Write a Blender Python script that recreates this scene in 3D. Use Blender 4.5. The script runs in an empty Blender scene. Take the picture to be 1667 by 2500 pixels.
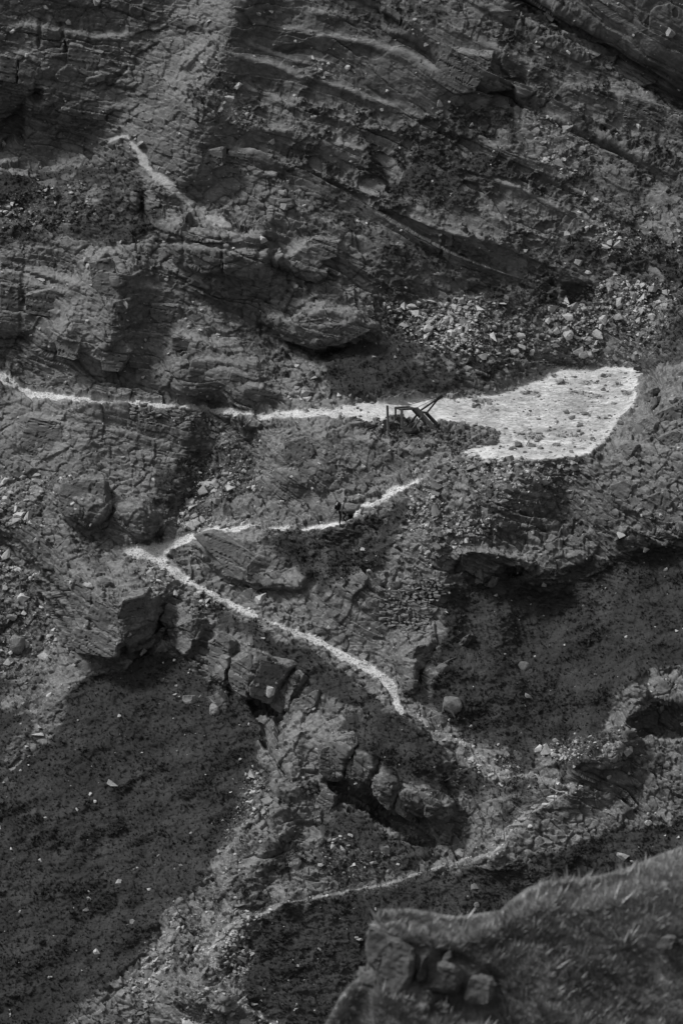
import bpy, bmesh, math, random
import numpy as np
from mathutils import Vector, Matrix

# ------------------------------------------------------------------ camera, sky, sun, exposure
W0, H0 = 1667.0, 2500.0
F_PX = 8200.0                      # focal length in photo pixels
PITCH = math.radians(20.0)
CAM_Z = 76.0
STEP = 1.65                         # terrain sampling in photo pixels
sc = bpy.context.scene
col = sc.collection
cam = bpy.data.cameras.new("camera"); camo = bpy.data.objects.new("camera", cam); col.objects.link(camo)
cam.sensor_fit = 'VERTICAL'; cam.sensor_height = 36.0; cam.lens = F_PX / H0 * 36.0
cam.clip_end = 2000.0; cam.clip_start = 1.0
camo.location = (0, 0, CAM_Z); camo.rotation_euler = (math.pi / 2 - PITCH, 0, 0)
cam.dof.use_dof = True; cam.dof.focus_distance = 232.0; cam.dof.aperture_fstop = 1.9
sc.camera = camo
SUN_EL, SUN_AZ = math.radians(56), math.radians(-90)      # azimuth from the view direction (+Y), minus = left
w = bpy.data.worlds.new("World"); sc.world = w; w.use_nodes = True
nt = w.node_tree; bg = nt.nodes['Background']
sky = nt.nodes.new('ShaderNodeTexSky'); sky.sky_type = 'NISHITA'; sky.sun_disc = False
sky.sun_elevation = SUN_EL; sky.sun_rotation = SUN_AZ; sky.dust_density = 4.0
hs = nt.nodes.new('ShaderNodeHueSaturation'); hs.inputs['Saturation'].default_value = 0.0   # black-and-white film
nt.links.new(sky.outputs[0], hs.inputs['Color']); nt.links.new(hs.outputs[0], bg.inputs['Color'])
bg.inputs['Strength'].default_value = 0.085
sl = bpy.data.lights.new("sun", 'SUN'); sl.energy = 2.2; sl.angle = math.radians(9)
so = bpy.data.objects.new("sun", sl); col.objects.link(so)
sd = Vector((math.sin(SUN_AZ) * math.cos(SUN_EL), math.cos(SUN_AZ) * math.cos(SUN_EL), math.sin(SUN_EL)))
so.rotation_euler = sd.to_track_quat('Z', 'Y').to_euler()
sc.view_settings.view_transform = 'Standard'; sc.view_settings.look = 'None'
sc.view_settings.exposure = 0.0; sc.view_settings.gamma = 1.0

rng = np.random.default_rng(7); random.seed(7)
CP, SP = math.cos(PITCH), math.sin(PITCH)
FW = np.array([0, CP, -SP]); UP = np.array([0, SP, CP]); CAM = np.array([0, 0, CAM_Z])

def rays(px, py):
    a = (np.asarray(px, float) - W0 / 2) / F_PX; b = (H0 / 2 - np.asarray(py, float)) / F_PX
    return np.stack([a, CP + b * SP, -SP + b * CP], -1)
def unproj(px, py, D):
    return CAM + rays(px, py) * np.asarray(D)[..., None]

# ------------------------------------------------------------------ noise
def hsh(ix, iy, iz, seed):
    h = (ix.astype(np.uint32) * np.uint32(374761393) + iy.astype(np.uint32) * np.uint32(668265263)
         + iz.astype(np.uint32) * np.uint32(2246822519) + np.uint32((seed * 3266489917) & 0xffffffff))
    h ^= h >> np.uint32(15); h *= np.uint32(2246822519); h ^= h >> np.uint32(13); h *= np.uint32(3266489917); h ^= h >> np.uint32(16)
    return (h & np.uint32(0xffffff)).astype(np.float32) / np.float32(16777216.0)
def h1(k, seed):
    z = np.zeros_like(k); return hsh(k, z, z, seed)
def vn(x, y, z, seed):
    x = x.astype(np.float32); y = y.astype(np.float32); z = z.astype(np.float32)
    fx, fy, fz = np.floor(x), np.floor(y), np.floor(z)
    ix, iy, iz = fx.astype(np.int32), fy.astype(np.int32), fz.astype(np.int32)
    u, v, t = x - fx, y - fy, z - fz
    u = u * u * (3 - 2 * u); v = v * v * (3 - 2 * v); t = t * t * (3 - 2 * t)
    out = 0
    for dz in (0, 1):
        wz = t if dz else 1 - t
        for dy in (0, 1):
            wy = (v if dy else 1 - v) * wz
            a = hsh(ix, iy + dy, iz + dz, seed); b = hsh(ix + 1, iy + dy, iz + dz, seed)
            out = out + wy * (a + (b - a) * u)
    return out * 2 - 1
def fbm(P, freq, seed, octv=3, gain=.5, lac=2.1, fn=None):
    x, y, z = P; out = 0; amp = 1; tot = 0
    for o in range(octv):
        n = vn(x * freq, y * freq, z * freq, seed + o * 31)
        if fn: n = fn(n)
        out = out + amp * n; tot += amp; amp *= gain; freq *= lac
    return out / tot
sstep = lambda a, b, x: (lambda t: t * t * (3 - 2 * t))(np.clip((x - a) / (b - a), 0, 1))

def inpoly(poly, X, Y):
    poly = np.asarray(poly, float); out = np.zeros(X.shape, bool)
    x0, y0 = poly.min(0); x1, y1 = poly.max(0)
    idx = np.nonzero((X >= x0) & (X <= x1) & (Y >= y0) & (Y <= y1))
    if not len(idx[0]): return out
    x, y = X[idx], Y[idx]; c = np.zeros(x.shape, bool)
    n = len(poly)
    for i in range(n):
        (xa, ya), (xb, yb) = poly[i], poly[(i + 1) % n]
        if ya == yb: continue
        c ^= ((ya > y) != (yb > y)) & (x < (xb - xa) * (y - ya) / (yb - ya) + xa)
    out[idx] = c
    return out
def lineband(pts, X, Y, scale=1.0):
    """signed measure of a polyline with widths: >0 inside, in pixels"""
    best = np.full(X.shape, -1e3)
    for (xa, ya, wa), (xb, yb, wb) in zip(pts[:-1], pts[1:]):
        m = 60
        idx = np.nonzero((X > min(xa, xb) - m) & (X < max(xa, xb) + m) & (Y > min(ya, yb) - m) & (Y < max(ya, yb) + m))
        if not len(idx[0]): continue
        x, y = X[idx], Y[idx]; dx, dy = xb - xa, yb - ya; L = dx * dx + dy * dy + 1e-6
        t = np.clip(((x - xa) * dx + (y - ya) * dy) / L, 0, 1)
        d = np.hypot(x - xa - t * dx, y - ya - t * dy)
        best[idx] = np.maximum(best[idx], (wa + (wb - wa) * t) * .5 * scale - d)
    return best
def blur(a, n):
    for _ in range(n):
        a = np.pad(a, 1, mode='edge')
        a = (a[:-2] + 2 * a[1:-1] + a[2:]) / 4; a = (a[:, :-2] + 2 * a[:, 1:-1] + a[:, 2:]) / 4
    return a
def pp(s):
    return [tuple(float(v) for v in q.split(',')) for q in s.split()]

# ------------------------------------------------------------------ the relief, traced in photo pixels: slope, aspect (+ faces right), polygon
ZONES = [   # broad lie of the land
 (42, 0, "-300,-300 2000,-300 2000,2900 -300,2900"),
 (40, 12, "480,-300 2000,-300 2000,900 700,900 560,400"),
 (33, 5, "880,660 2000,600 2000,905 1300,905 1100,960 700,960 700,840"),
 (44, -14, "1060,1350 2000,1150 2000,2900 1150,2100 1000,1750"),
 (38, -14, "-300,1700 170,1640 420,1620 660,1800 700,1900 500,2250 200,2500 -300,2900"),
 (46, -22, "640,1650 860,1740 760,1900 640,2150 560,2400 560,2900 200,2900 380,2350 560,2100"),
 (35, 5, "200,1090 640,1060 640,1230 420,1300 200,1290"),
]
FACETS = [
 # upper left wall and spur
 (72, 16, "-300,-300 470,-300 420,60 340,150 300,330 200,390 60,390 -300,420"),
 (50, -6, "470,-300 640,-300 560,40 520,130 420,260 400,330 330,380 290,330 340,150 420,60"),
 (62, -22, "330,380 400,330 430,260 470,250 470,330 440,400 460,500 420,470 380,420"),
 (70, 14, "480,300 600,290 700,330 680,420 560,470 470,500 450,400"),
 (60, 22, "560,60 800,60 1000,130 900,230 620,230 520,160"),
 (68, 16, "1000,60 1230,100 1200,210 1100,290 900,240"),
 (72, 8, "1450,-300 2000,-300 2000,330 1640,250 1480,150"),
 (66, 14, "640,400 1250,560 1330,640 1280,700 1000,580 700,460"),
 (70, 6, "830,430 1010,480 1230,590 1180,620 960,540 820,480"),
 (34, -4, "-300,450 330,410 380,500 400,590 200,620 -300,610"),
 (74, -26, "340,400 380,440 360,540 330,520"),
 (74, 6, "375,535 520,560 640,570 650,690 560,690 440,660 370,610"),
 (72, -12, "650,640 760,585 830,590 790,640 770,690 680,690"),
 (70, 18, "820,640 960,650 1150,690 1130,720 1000,720 840,700"),
 (72, 4, "1370,660 1440,640 1460,690 1400,740 1350,720"),
 # left middle spur
 (76, 12, "-300,610 120,640 215,690 160,740 120,820 -300,850"),
 (56, -16, "215,620 270,640 290,720 250,860 240,950 160,960 60,930 60,850 130,760 170,740 210,700"),
 (68, 22, "270,640 450,690 460,790 400,820 330,960 250,950 250,860 290,720"),
 (62, 26, "400,820 470,810 640,900 690,970 560,980 340,960"),
 (36, 30, "450,700 560,760 700,820 790,900 800,960 700,975 640,900 470,800"),
 (76, 10, "650,770 700,780 790,745 880,770 930,800 850,840 770,860 690,830"),
 (20, 0, "640,870 900,840 1000,900 900,960 800,960"),
 # below the upper path
 (66, -16, "-300,960 60,965 180,990 220,1060 200,1160 60,1160 -300,1130"),
 (72, 6, "310,985 560,1010 540,1070 440,1110 330,1090 220,1060 200,1000"),
 (62, -20, "680,1050 780,1040 840,1060 860,1180 760,1240 640,1230 650,1130"),
 (56, -10, "840,1050 1000,1060 1110,1090 1000,1150 900,1190 850,1190"),
 (70, 26, "220,1170 255,1170 262,1260 240,1290 215,1240"),
 (64, -30, "140,1180 220,1170 218,1240 236,1290 160,1270"),
 (64, 4, "280,1235 350,1230 380,1250 370,1330 330,1310 270,1300"),
 (60, -30, "0,1290 90,1280 150,1380 180,1420 120,1440 60,1400 -100,1350"),
 # right wall of the gravel floor and crag beyond it
 (62, -44, "1500,1060 1555,950 1640,935 1700,960 1660,1060 1600,1150 1500,1130 1440,1120"),
 (60, -36, "1590,900 1640,840 2000,740 2000,930 1620,935"),
 (54, -20, "1440,1120 1520,1130 1640,1090 2000,1000 2000,1250 1500,1290 1300,1260"),
 # wedge above the switchback
 (72, -14, "455,1310 560,1300 600,1320 650,1400 640,1440 560,1420 500,1370"),
 (76, 30, "560,1300 680,1310 760,1400 740,1450 650,1400 600,1320"),
 (66, 20, "660,1390 760,1420 960,1530 940,1600 800,1560 690,1460"),
 (72, -6, "940,1425 1090,1400 1080,1480 1030,1560 920,1510"),
 (72, -20, "1110,1345 1160,1330 1200,1350 1180,1430 1120,1410"),
 (76, 26, "1180,1330 1280,1350 1300,1400 1230,1400 1200,1370"),
 (74, -34, "975,1600 1010,1590 1010,1690 985,1690 968,1640"),
 (78, 42, "1010,1590 1060,1560 1030,1620 1015,1690"),
 (60, -20, "1020,1640 1090,1640 1120,1690 1060,1740 1010,1710"),
 (72, 30, "1120,1700 1190,1740 1190,1780 1130,1760"),
 # buttress under the switchback
 (22, -8, "205,1365 300,1355 390,1400 420,1440 330,1440 240,1420 190,1400"),
 (78, -34, "180,1400 240,1420 290,1470 300,1530 285,1615 170,1590 175,1480"),
 (84, 52, "290,1470 340,1440 400,1450 395,1500 360,1570 310,1615 285,1615 300,1530"),
 (70, -24, "150,1600 290,1610 320,1640 230,1680 160,1740 130,1700"),
 (54, -14, "60,1760 130,1690 170,1740 60,1860 0,1900 -40,1880"),
 # row of blocks below the lower path
 (72, -30, "430,1515 480,1510 465,1560 450,1610 420,1590 420,1550"),
 (80, 30, "480,1510 510,1520 490,1570 455,1610 462,1560"),
 (74, -28, "510,1560 560,1545 570,1590 560,1650 545,1685 500,1660"),
 (76, -26, "565,1610 610,1570 630,1620 600,1700 560,1685"),
 (82, 34, "630,1610 690,1625 700,1650 670,1715 605,1705 612,1650"),
 (66, -32, "700,1650 735,1640 690,1740 665,1740 680,1690"),
 (62, -30, "735,1680 850,1720 790,1790 720,1850 700,1790"),
 # undercut outcrop
 (80, -8, "780,1820 800,1790 860,1830 850,1860 840,1910 780,1905"),
 (82, -6, "845,1870 870,1830 920,1850 905,1920 870,1930 842,1905"),
 (80, -14, "905,1900 950,1880 975,1910 955,1975 925,1960"),
 (80, -12, "965,1930 1010,1915 1020,1960 1000,2000 965,1985"),
 (76, 14, "1020,1950 1110,1970 1110,2050 1060,2070 1030,2000"),
 (30, 16, "820,1770 960,1740 1090,1830 1110,1950 1020,1930 930,1850 860,1830"),
 (72, -32, "775,1930 815,1930 815,1990 785,2005"),
 # lower right
 (78, -30, "1420,1700 1560,1640 1580,1760 1440,1790"),
 (78, 10, "1390,1890 1480,1800 1540,1900 1500,1980 1400,2000"),
 (62, -30, "1200,2100 1250,2060 1260,2130 1210,2140"),
]
PATHS = {  # px, py, width
 'upper': pp("-150,890,24 0,915,30 40,940,22 75,962,26 130,966,22 240,980,22 330,985,16 450,990,11 560,1006,18 640,1014,10 760,1010,26 850,1008,38 960,1006,44"),
 'start': pp("1140,1108,12 1068,1136,9 1020,1174,10"),
 'lower': pp("1016,1174,12 990,1186,17 960,1196,20 935,1216,18 885,1236,14 860,1263,9 828,1277,11 745,1291,11 690,1291,10 601,1283,14 540,1292,20 468,1314,24 410,1330,30 370,1346,44 330,1348,34 300,1340,14"),
 'descent': pp("375,1350,44 400,1380,28 447,1410,20 532,1457,15 612,1497,15 690,1530,13 745,1553,18 834,1597,20 887,1624,22 930,1652,28 955,1682,30 966,1718,28 978,1738,20"),
 'dim': pp("978,1738,16 1016,1748,14 1050,1780,12 1092,1800,10 1150,1822,8 1190,1870,8 1222,1899,10 1312,1897,10 1365,1917,12 1413,1923,12 1355,1952,16 1312,1972,16 1275,2003,20 1238,2030,24 1227,2058,18 1214,2085,12 1116,2106,9 1036,2128,7 940,2162,9 845,2176,6 745,2198,8 690,2203,8 628,2238,9 560,2260,12 505,2327,20 530,2370,16 580,2450,12 680,2510,12"),
 'ledge': pp("250,350,8 310,330,12 335,365,16 360,410,26 405,448,26 445,480,18 505,520,20 545,548,24 590,566,10"),
}
PLATEAU = pp("834,986 940,982 1073,974 1150,966 1200,962 1259,946 1290,935 1330,900 1400,896 1519,893 1560,898 1572,908 1556,930 1552,955 1546,986 1509,1029 1482,1071 1440,1108 1312,1122 1206,1119 1132,1108 1132,1096 1215,1086 1205,1052 1073,1026 960,1030 834,1026")
MOUND = pp("880,1040 960,1018 1073,1024 1153,1043 1200,1050 1234,1085 1206,1099 1120,1098 1000,1080 900,1070")
RECESS = [ # metres away along the view line, edge blur (cells), polygon
 (1.7, 1, "806,1908 842,1912 872,1932 925,1965 960,1990 1000,2005 1030,2000 1060,2075 1000,2045 930,2010 860,1965 815,1950"),
 (2.0, 2, "315,1600 370,1560 400,1500 412,1560 360,1610 320,1625"),
 (1.2, 1, "285,1590 305,1575 318,1618 295,1612"),
 (1.6, 2, "608,1705 672,1716 690,1700 680,1750 620,1735"),
 (2.5, 2, "1540,1760 1600,1720 2000,1690 2000,1830 1640,1800 1560,1800"),
 (1.5, 2, "1230,1395 1290,1392 1270,1408 1240,1404"),
 (1.2, 2, "700,820 780,858 850,838 800,876 720,850"),
 (1.4, 2, "85,215 105,225 95,260 75,235"), (1.6, 3, "0,310 60,250 50,340 0,370"),
 (1.3, 2, "340,470 365,480 360,540 335,520"),
 (1.0, 1, "372,1300 400,1300 395,1330 345,1325"),
 (1.0, 2, "1200,230 1280,190 1250,270 1190,270"), (1.6, 3, "1260,-20 1420,60 1560,150 1700,260 1700,290 1520,190 1380,110 1240,30"),
 (1.0, 2, "1150,690 1200,700 1190,720 1150,716"), (1.4, 3, "1380,700 1450,700 1440,745 1390,740"),
 (.8, 1, "1012,1640 1024,1600 1030,1640 1014,1690"),
 (-1.3, 1, "505,1562 555,1548 566,1600 552,1680 512,1650"), (-1.6, 1, "566,1612 608,1574 690,1628 698,1652 668,1714 600,1702"),
 (-1.0, 1, "428,1518 478,1512 506,1524 488,1572 452,1606 424,1586"), (-1.0, 1, "700,1652 742,1642 700,1738 668,1736"),
 (-1.4, 1, "782,1822 802,1794 858,1832 838,1908 782,1902"), (-1.0, 1, "848,1872 872,1834 916,1852 902,1920 870,1926"),
 (-1.2, 1, "908,1902 952,1884 972,1912 952,1974 926,1958"), (-.9, 1, "968,1934 1010,1918 1104,1966 1080,1990 1030,1996 1000,2000"),
 (-1.4, 1, "978,1600 1056,1564 1028,1622 1012,1688 986,1688"), (-1.2, 1, "458,1312 660,1310 756,1400 730,1440 648,1432 556,1416"),
 (-1.3, 2, "145,1178 256,1172 262,1255 236,1288 165,1268"), (-1.2, 2, "282,1238 350,1232 376,1256 362,1322 330,1308"),
 (-1.8, 2, "652,772 700,782 790,748 880,772 924,800 840,834 764,852 696,826"),
 (-1.2, 2, "655,640 758,588 828,592 780,684"), (-1.0, 2, "384,542 640,572 646,686 446,656"),
 (-1.0, 1, "1112,1348 1160,1334 1290,1360 1296,1396 1232,1392 1180,1426 1124,1406"),
 (-1.0, 1, "184,1400 240,1422 290,1470 340,1442 396,1450 380,1520 304,1560 284,1612 176,1584"),
]
CRACKS = [ # hand-placed joints: width px, depth m
 (5, .5, "228,1425 222,1520 214,1590"), (4, .5, "190,1405 186,1470 240,1500"), (4, .4, "255,1490 300,1550"), (5, .6, "262,1430 256,1480 232,1530"),
 (4, .4, "215,1470 290,1512"), (4, .4, "200,1500 285,1560"), (4, .4, "612,1640 690,1665"), (4, .35, "612,1668 680,1690"),
 (5, .5, "845,1860 846,1905"), (5, .6, "962,1915 958,1985"), (4, .35, "780,1880 840,1888"), (4, .35, "920,1930 965,1955"),
 (4, .4, "480,1320 600,1390"), (4, .4, "530,1305 640,1370"), (6, .5, "150,60 170,150 310,190"), (6, .5, "100,50 95,110"), (6, .5, "310,165 260,220"),
 (6, .5, "0,205 45,150 40,200"), (5, .4, "250,205 330,225"), (5, .5, "520,380 545,370 548,400"), (5, .5, "380,590 640,600"), (5, .5, "380,560 640,640"),
 (5, .45, "450,545 448,650"), (5, .45, "540,565 545,690"), (5, .4, "240,690 300,780"), (5, .5, "10,650 150,690"), (5, .5, "10,730 130,750"), (5, .4, "60,640 50,800"),
]
CONTROL = [(1250, 1005, 241.5), (1312, 1115, 233), (1450, 910, 250.5), (1000, 1020, 240.5), (60, 945, 246), (500, 1000, 242), (830, 1277, 230.5), (468, 1314, 236.5),
           (370, 1350, 234), (700, 1540, 228), (970, 1725, 222.5), (1400, 1920, 217), (1216, 2085, 212), (700, 2200, 209.5), (550, 2440, 204), (1068, 1136, 232)]
VEG = [  # plant cover 0..1
 (.25, "-300,-300 2000,-300 2000,2900 -300,2900"),
 (.45, "480,-300 1300,-300 2000,300 2000,660 900,640 640,400"), (.30, "560,60 1230,90 1150,290 560,230"), (.12, "1250,-300 2000,-300 2000,340 1500,190"),
 (.12, "-300,-300 500,-300 400,330 460,520 330,420 -300,420"), (.62, "1040,270 1240,260 1300,340 1200,480 920,520 880,360"),
 (.68, "-300,440 330,400 400,520 380,590 -300,610"), (.62, "900,600 2000,560 2000,900 1300,905 1100,960 880,870"), (.80, "760,860 900,830 1140,960 1060,975 820,965"),
 (.45, "450,760 640,780 800,960 640,960"),
 (.16, "-300,610 450,690 660,900 640,970 -300,930"), (.30, "-300,960 560,1010 480,1110 200,1160 -300,1140"),
 (.68, "480,1090 650,1050 640,1210 520,1290 400,1260 380,1170"), (.5, "-300,1150 150,1170 160,1290 -300,1300"), (.55, "-300,1300 150,1400 165,1600 60,1790 -300,1900"),
 (.2, "640,1050 860,1040 1130,1090 1000,1160 860,1240 640,1230"), (.72, "640,1290 860,1270 1000,1230 1010,1330 940,1410 800,1450 700,1380"),
 (.45, "1000,1120 1440,1120 1400,1240 1080,1340 960,1440 900,1420 1000,1260"), (.2, "1440,1060 1560,940 2000,930 2000,1250 1420,1240"),
 (.28, "900,1400 1110,1390 1100,1560 1060,1720 960,1650 820,1580 700,1470"), (.88, "1090,1430 2000,1250 2000,2150 1420,1900 1180,1860 1060,1720"),
 (.35, "1560,1640 2000,1600 2000,1980 1380,2000 1450,1800"), (.8, "440,1430 560,1500 860,1640 940,1740 830,1740 700,1640 560,1540"),
 (.10, "150,1350 300,1360 420,1450 400,1560 300,1620 150,1600"), (.5, "200,1355 330,1350 420,1430 330,1435 230,1415"),
 (.92, "-300,1900 170,1700 200,1640 330,1610 420,1600 560,1690 680,1760 660,1900 560,2060 420,2230 260,2400 150,2520 -300,2900"),
 (.5, "0,1850 130,1680 180,1720 60,1880 0,1920"), (.2, "640,1640 860,1730 760,1880 640,1880"),
 (.92, "830,1780 960,1735 1080,1820 1120,1960 1000,1930 900,1850"), (.1, "770,1810 860,1830 1000,1910 1110,1970 1100,2070 960,2000 780,1910"),
 (.75, "820,1960 930,2010 1080,2080 1020,2120 850,2160 760,2100"), (.45, "640,1900 800,1910 760,2080 640,2190 560,2440 300,2600 300,2480 560,2100"),
 (.85, "640,2215 1000,2150 1250,2100 1700,1990 1700,2600 700,2600 600,2440"), (.6, "1060,1780 1400,1880 1380,1960 1230,2030 1140,1960"), (.7, "420,1600 520,1660 640,1720 600,1760 420,1680"),
]
SCREE = [ # pale loose stones, 0..1
 (.9, "1030,760 1130,735 1230,740 1300,800 1290,870 1180,880 1060,850"), (.55, "930,740 1060,740 1110,860 1300,900 1500,890 1620,860 1667,700 1500,680 1290,760 1240,880 1000,830"),
 (.8, "1430,700 1500,690 1560,740 1480,770"), (.6, "1270,270 1400,310 1480,400 1420,450 1320,400"), (.8, "525,235 580,230 650,280 600,310 540,280"),
 (.5, "740,130 830,160 860,200 780,190"), (.4, "1400,480 1700,520 1700,640 1450,620"), (.35, "0,480 200,450 260,520 120,560 0,560"), (.6, "40,610 110,600 80,630"),
 (.5, "1000,1110 1440,1125 1380,1220 1120,1330 960,1440 920,1420 1010,1250"), (.45, "540,1050 700,1050 640,1200 480,1290 420,1280"), (.6, "350,1340 420,1400 520,1470 480,1490 360,1430"),
 (.5, "620,1880 660,1900 640,2060 500,2250 330,2420 300,2400 520,2130"), (.7, "330,2400 400,2350 420,2400 340,2480"), (.5, "0,1340 110,1400 150,1600 60,1690 0,1640"),
 (.35, "800,2040 1000,2080 900,2150 780,2140"), (.5, "1100,1780 1300,1880 1250,1930 1120,1860"), (.6, "1290,1830 1520,1780 1540,1840 1360,1880"), (.4, "660,400 760,500 740,520 640,440"),
 (.6, "720,900 830,970 760,985 690,980"), (.35, "0,1160 240,1170 140,1290 0,1290"), (.7, "430,1270 560,1270 660,1270 600,1295 460,1320"), (.55, "480,2230 640,2200 600,2450 700,2520 450,2520 440,2400"),
]
PALE = [ # bare pale rock
 (.55, "420,-60 620,-60 590,30 470,60 400,40"), (.35, "350,150 560,40 520,160 440,260 400,240"), (.8, "535,240 590,245 600,280 560,280"), (.5, "760,140 840,180 860,220 800,190"),
 (.6, "740,600 790,590 770,625 660,620"), (.35, "200,630 280,640 240,930 80,930"), (.35, "640,1880 760,1900 640,2130 600,2100"), (.6, "1320,1840 1520,1800 1500,1850 1360,1870"),
 (.4, "700,1740 800,1760 740,1850"), (.5, "860,1800 930,1765 960,1752 890,1770"), (.45, "500,2300 560,2330 640,2500 520,2440"), (.3, "1290,350 1420,430 1500,480 1400,440"), (.35, "-50,940 220,990 200,1160 -50,1140"),
]

LEDGES = [
 (10, 26, "540,120 700,168 900,238 1080,305"), (10, 26, "600,205 760,255 960,335 1160,415 1300,475"), (9, 22, "760,360 900,402 1060,452"), (9, 24, "1240,440 1340,490 1480,560 1667,640"), (9, 22, "1150,335 1290,402 1420,470 1560,550"),
 (9, 24, "1290,262 1450,332 1667,430"), (9, 26, "1100,62 1250,132 1400,212 1560,300"), (9, 20, "820,92 980,132 1080,182"), (9, 22, "640,470 760,530 900,590"), (9, 22, "1400,520 1540,590 1667,650"), # tread px, face px, line along the ledge lip
 (10, 22, "850,385 930,396 1009,425 1089,457"), (11, 24, "834,433 887,462 940,481 993,499 1100,542 1163,568 1240,590"), (12, 36, "900,500 935,508 993,522 1057,550 1174,582 1238,600 1312,632 1370,650"),
 (8, 20, "1015,462 1094,486 1174,510 1250,540"), (8, 16, "1260,545 1291,563 1381,616"), (12, 60, "1400,205 1440,212 1525,234 1631,276 1720,310"), (9, 14, "1355,398 1390,425 1429,454"),
 (8, 16, "585,90 670,128 760,160"), (7, 18, "638,229 710,250 787,277 860,300"), (9, 56, "600,306 640,312 740,325 834,346 900,365"), (9, 30, "564,367 665,383 760,410 850,450"),
 (7, 20, "700,180 800,200 900,235 1000,260"), (7, 18, "640,60 760,80 900,110"), (7, 16, "700,20 860,45 1000,90"), (7, 22, "1010,300 1130,330 1260,370 1340,400"), (7, 16, "900,300 1000,330 1100,360"),
 (9, 24, "53,657 128,673 207,694"), (8, 22, "53,689 120,702 178,716"), (8, 24, "0,740 60,748 140,760"), (9, 36, "319,694 404,705 457,726"), (9, 22, "372,636 450,670 532,705 600,720"),
 (9, 24, "415,816 511,838 564,848"), (9, 18, "468,875 532,880 606,896"), (9, 16, "479,902 553,907 628,928"), (12, 20, "590,932 654,950 697,976"), (10, 40, "660,756 713,785 787,795 850,786"), (9, 20, "690,752 740,742 800,752"),
 (10, 44, "500,1296 558,1330 612,1356 665,1388"), (9, 26, "690,1400 760,1430 850,1480 920,1530"), (10, 40, "380,545 470,556 560,572 640,582"), (8, 30, "385,590 480,606 640,622"), (9, 40, "650,625 700,600 760,588 830,600"),
 (9, 30, "20,60 120,66 220,90 330,86"), (8, 26, "0,128 60,135 110,150"), (8, 30, "150,150 240,175 310,178"), (8, 24, "240,270 300,260 340,280"), (8, 30, "1240,15 1320,60 1430,118 1540,170 1680,225"), (8, 34, "1460,150 1560,180 1680,240"),
 (8, 24, "230,1030 300,1050 380,1076 440,1100"), (8, 24, "60,1010 140,1030 220,1046"), (8, 24, "670,1080 740,1110 800,1150"), (8, 24, "850,1066 930,1080 1010,1100"), (7, 20, "660,1140 720,1160 770,1200"),
 (8, 26, "1540,1010 1600,1030 1680,1040"), (8, 24, "1500,1080 1570,1090 1660,1110"), (8, 24, "1120,1180 1210,1230 1300,1250"), (9, 26, "1100,1345 1160,1335 1220,1350 1290,1362"), (8, 22, "960,1600 1020,1620 1090,1660 1130,1700"),
 (8, 24, "700,1700 760,1740 800,1770"), (7, 20, "1400,1890 1450,1880 1500,1860"), (8, 20, "480,2130 560,2110 640,2060"),
]
RUBBLE = [(.62, "-300,-300 2000,-300 2000,2900 -300,2900"), (.38, "480,-300 2000,-300 2000,660 640,640"), (.7, "0,1290 150,1380 165,1600 60,1760 -200,1900 -200,1290"), (.7, "900,1110 1440,1120 1400,1300 960,1440"), (.75, "640,400 780,480 860,560 660,520"),
 (.8, "880,1030 1240,1040 1236,1100 1000,1090"), (1.1, "1440,1100 1667,960 1860,960 1860,1300 1300,1300"), (.5, "640,1900 800,1900 640,2200 560,2440 300,2600 300,2480 560,2100"), (.6, "480,1050 650,1050 640,1230 400,1290"), (.5, "1060,1750 1400,1880 1500,1850 1500,1990 1230,2030")]
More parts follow.
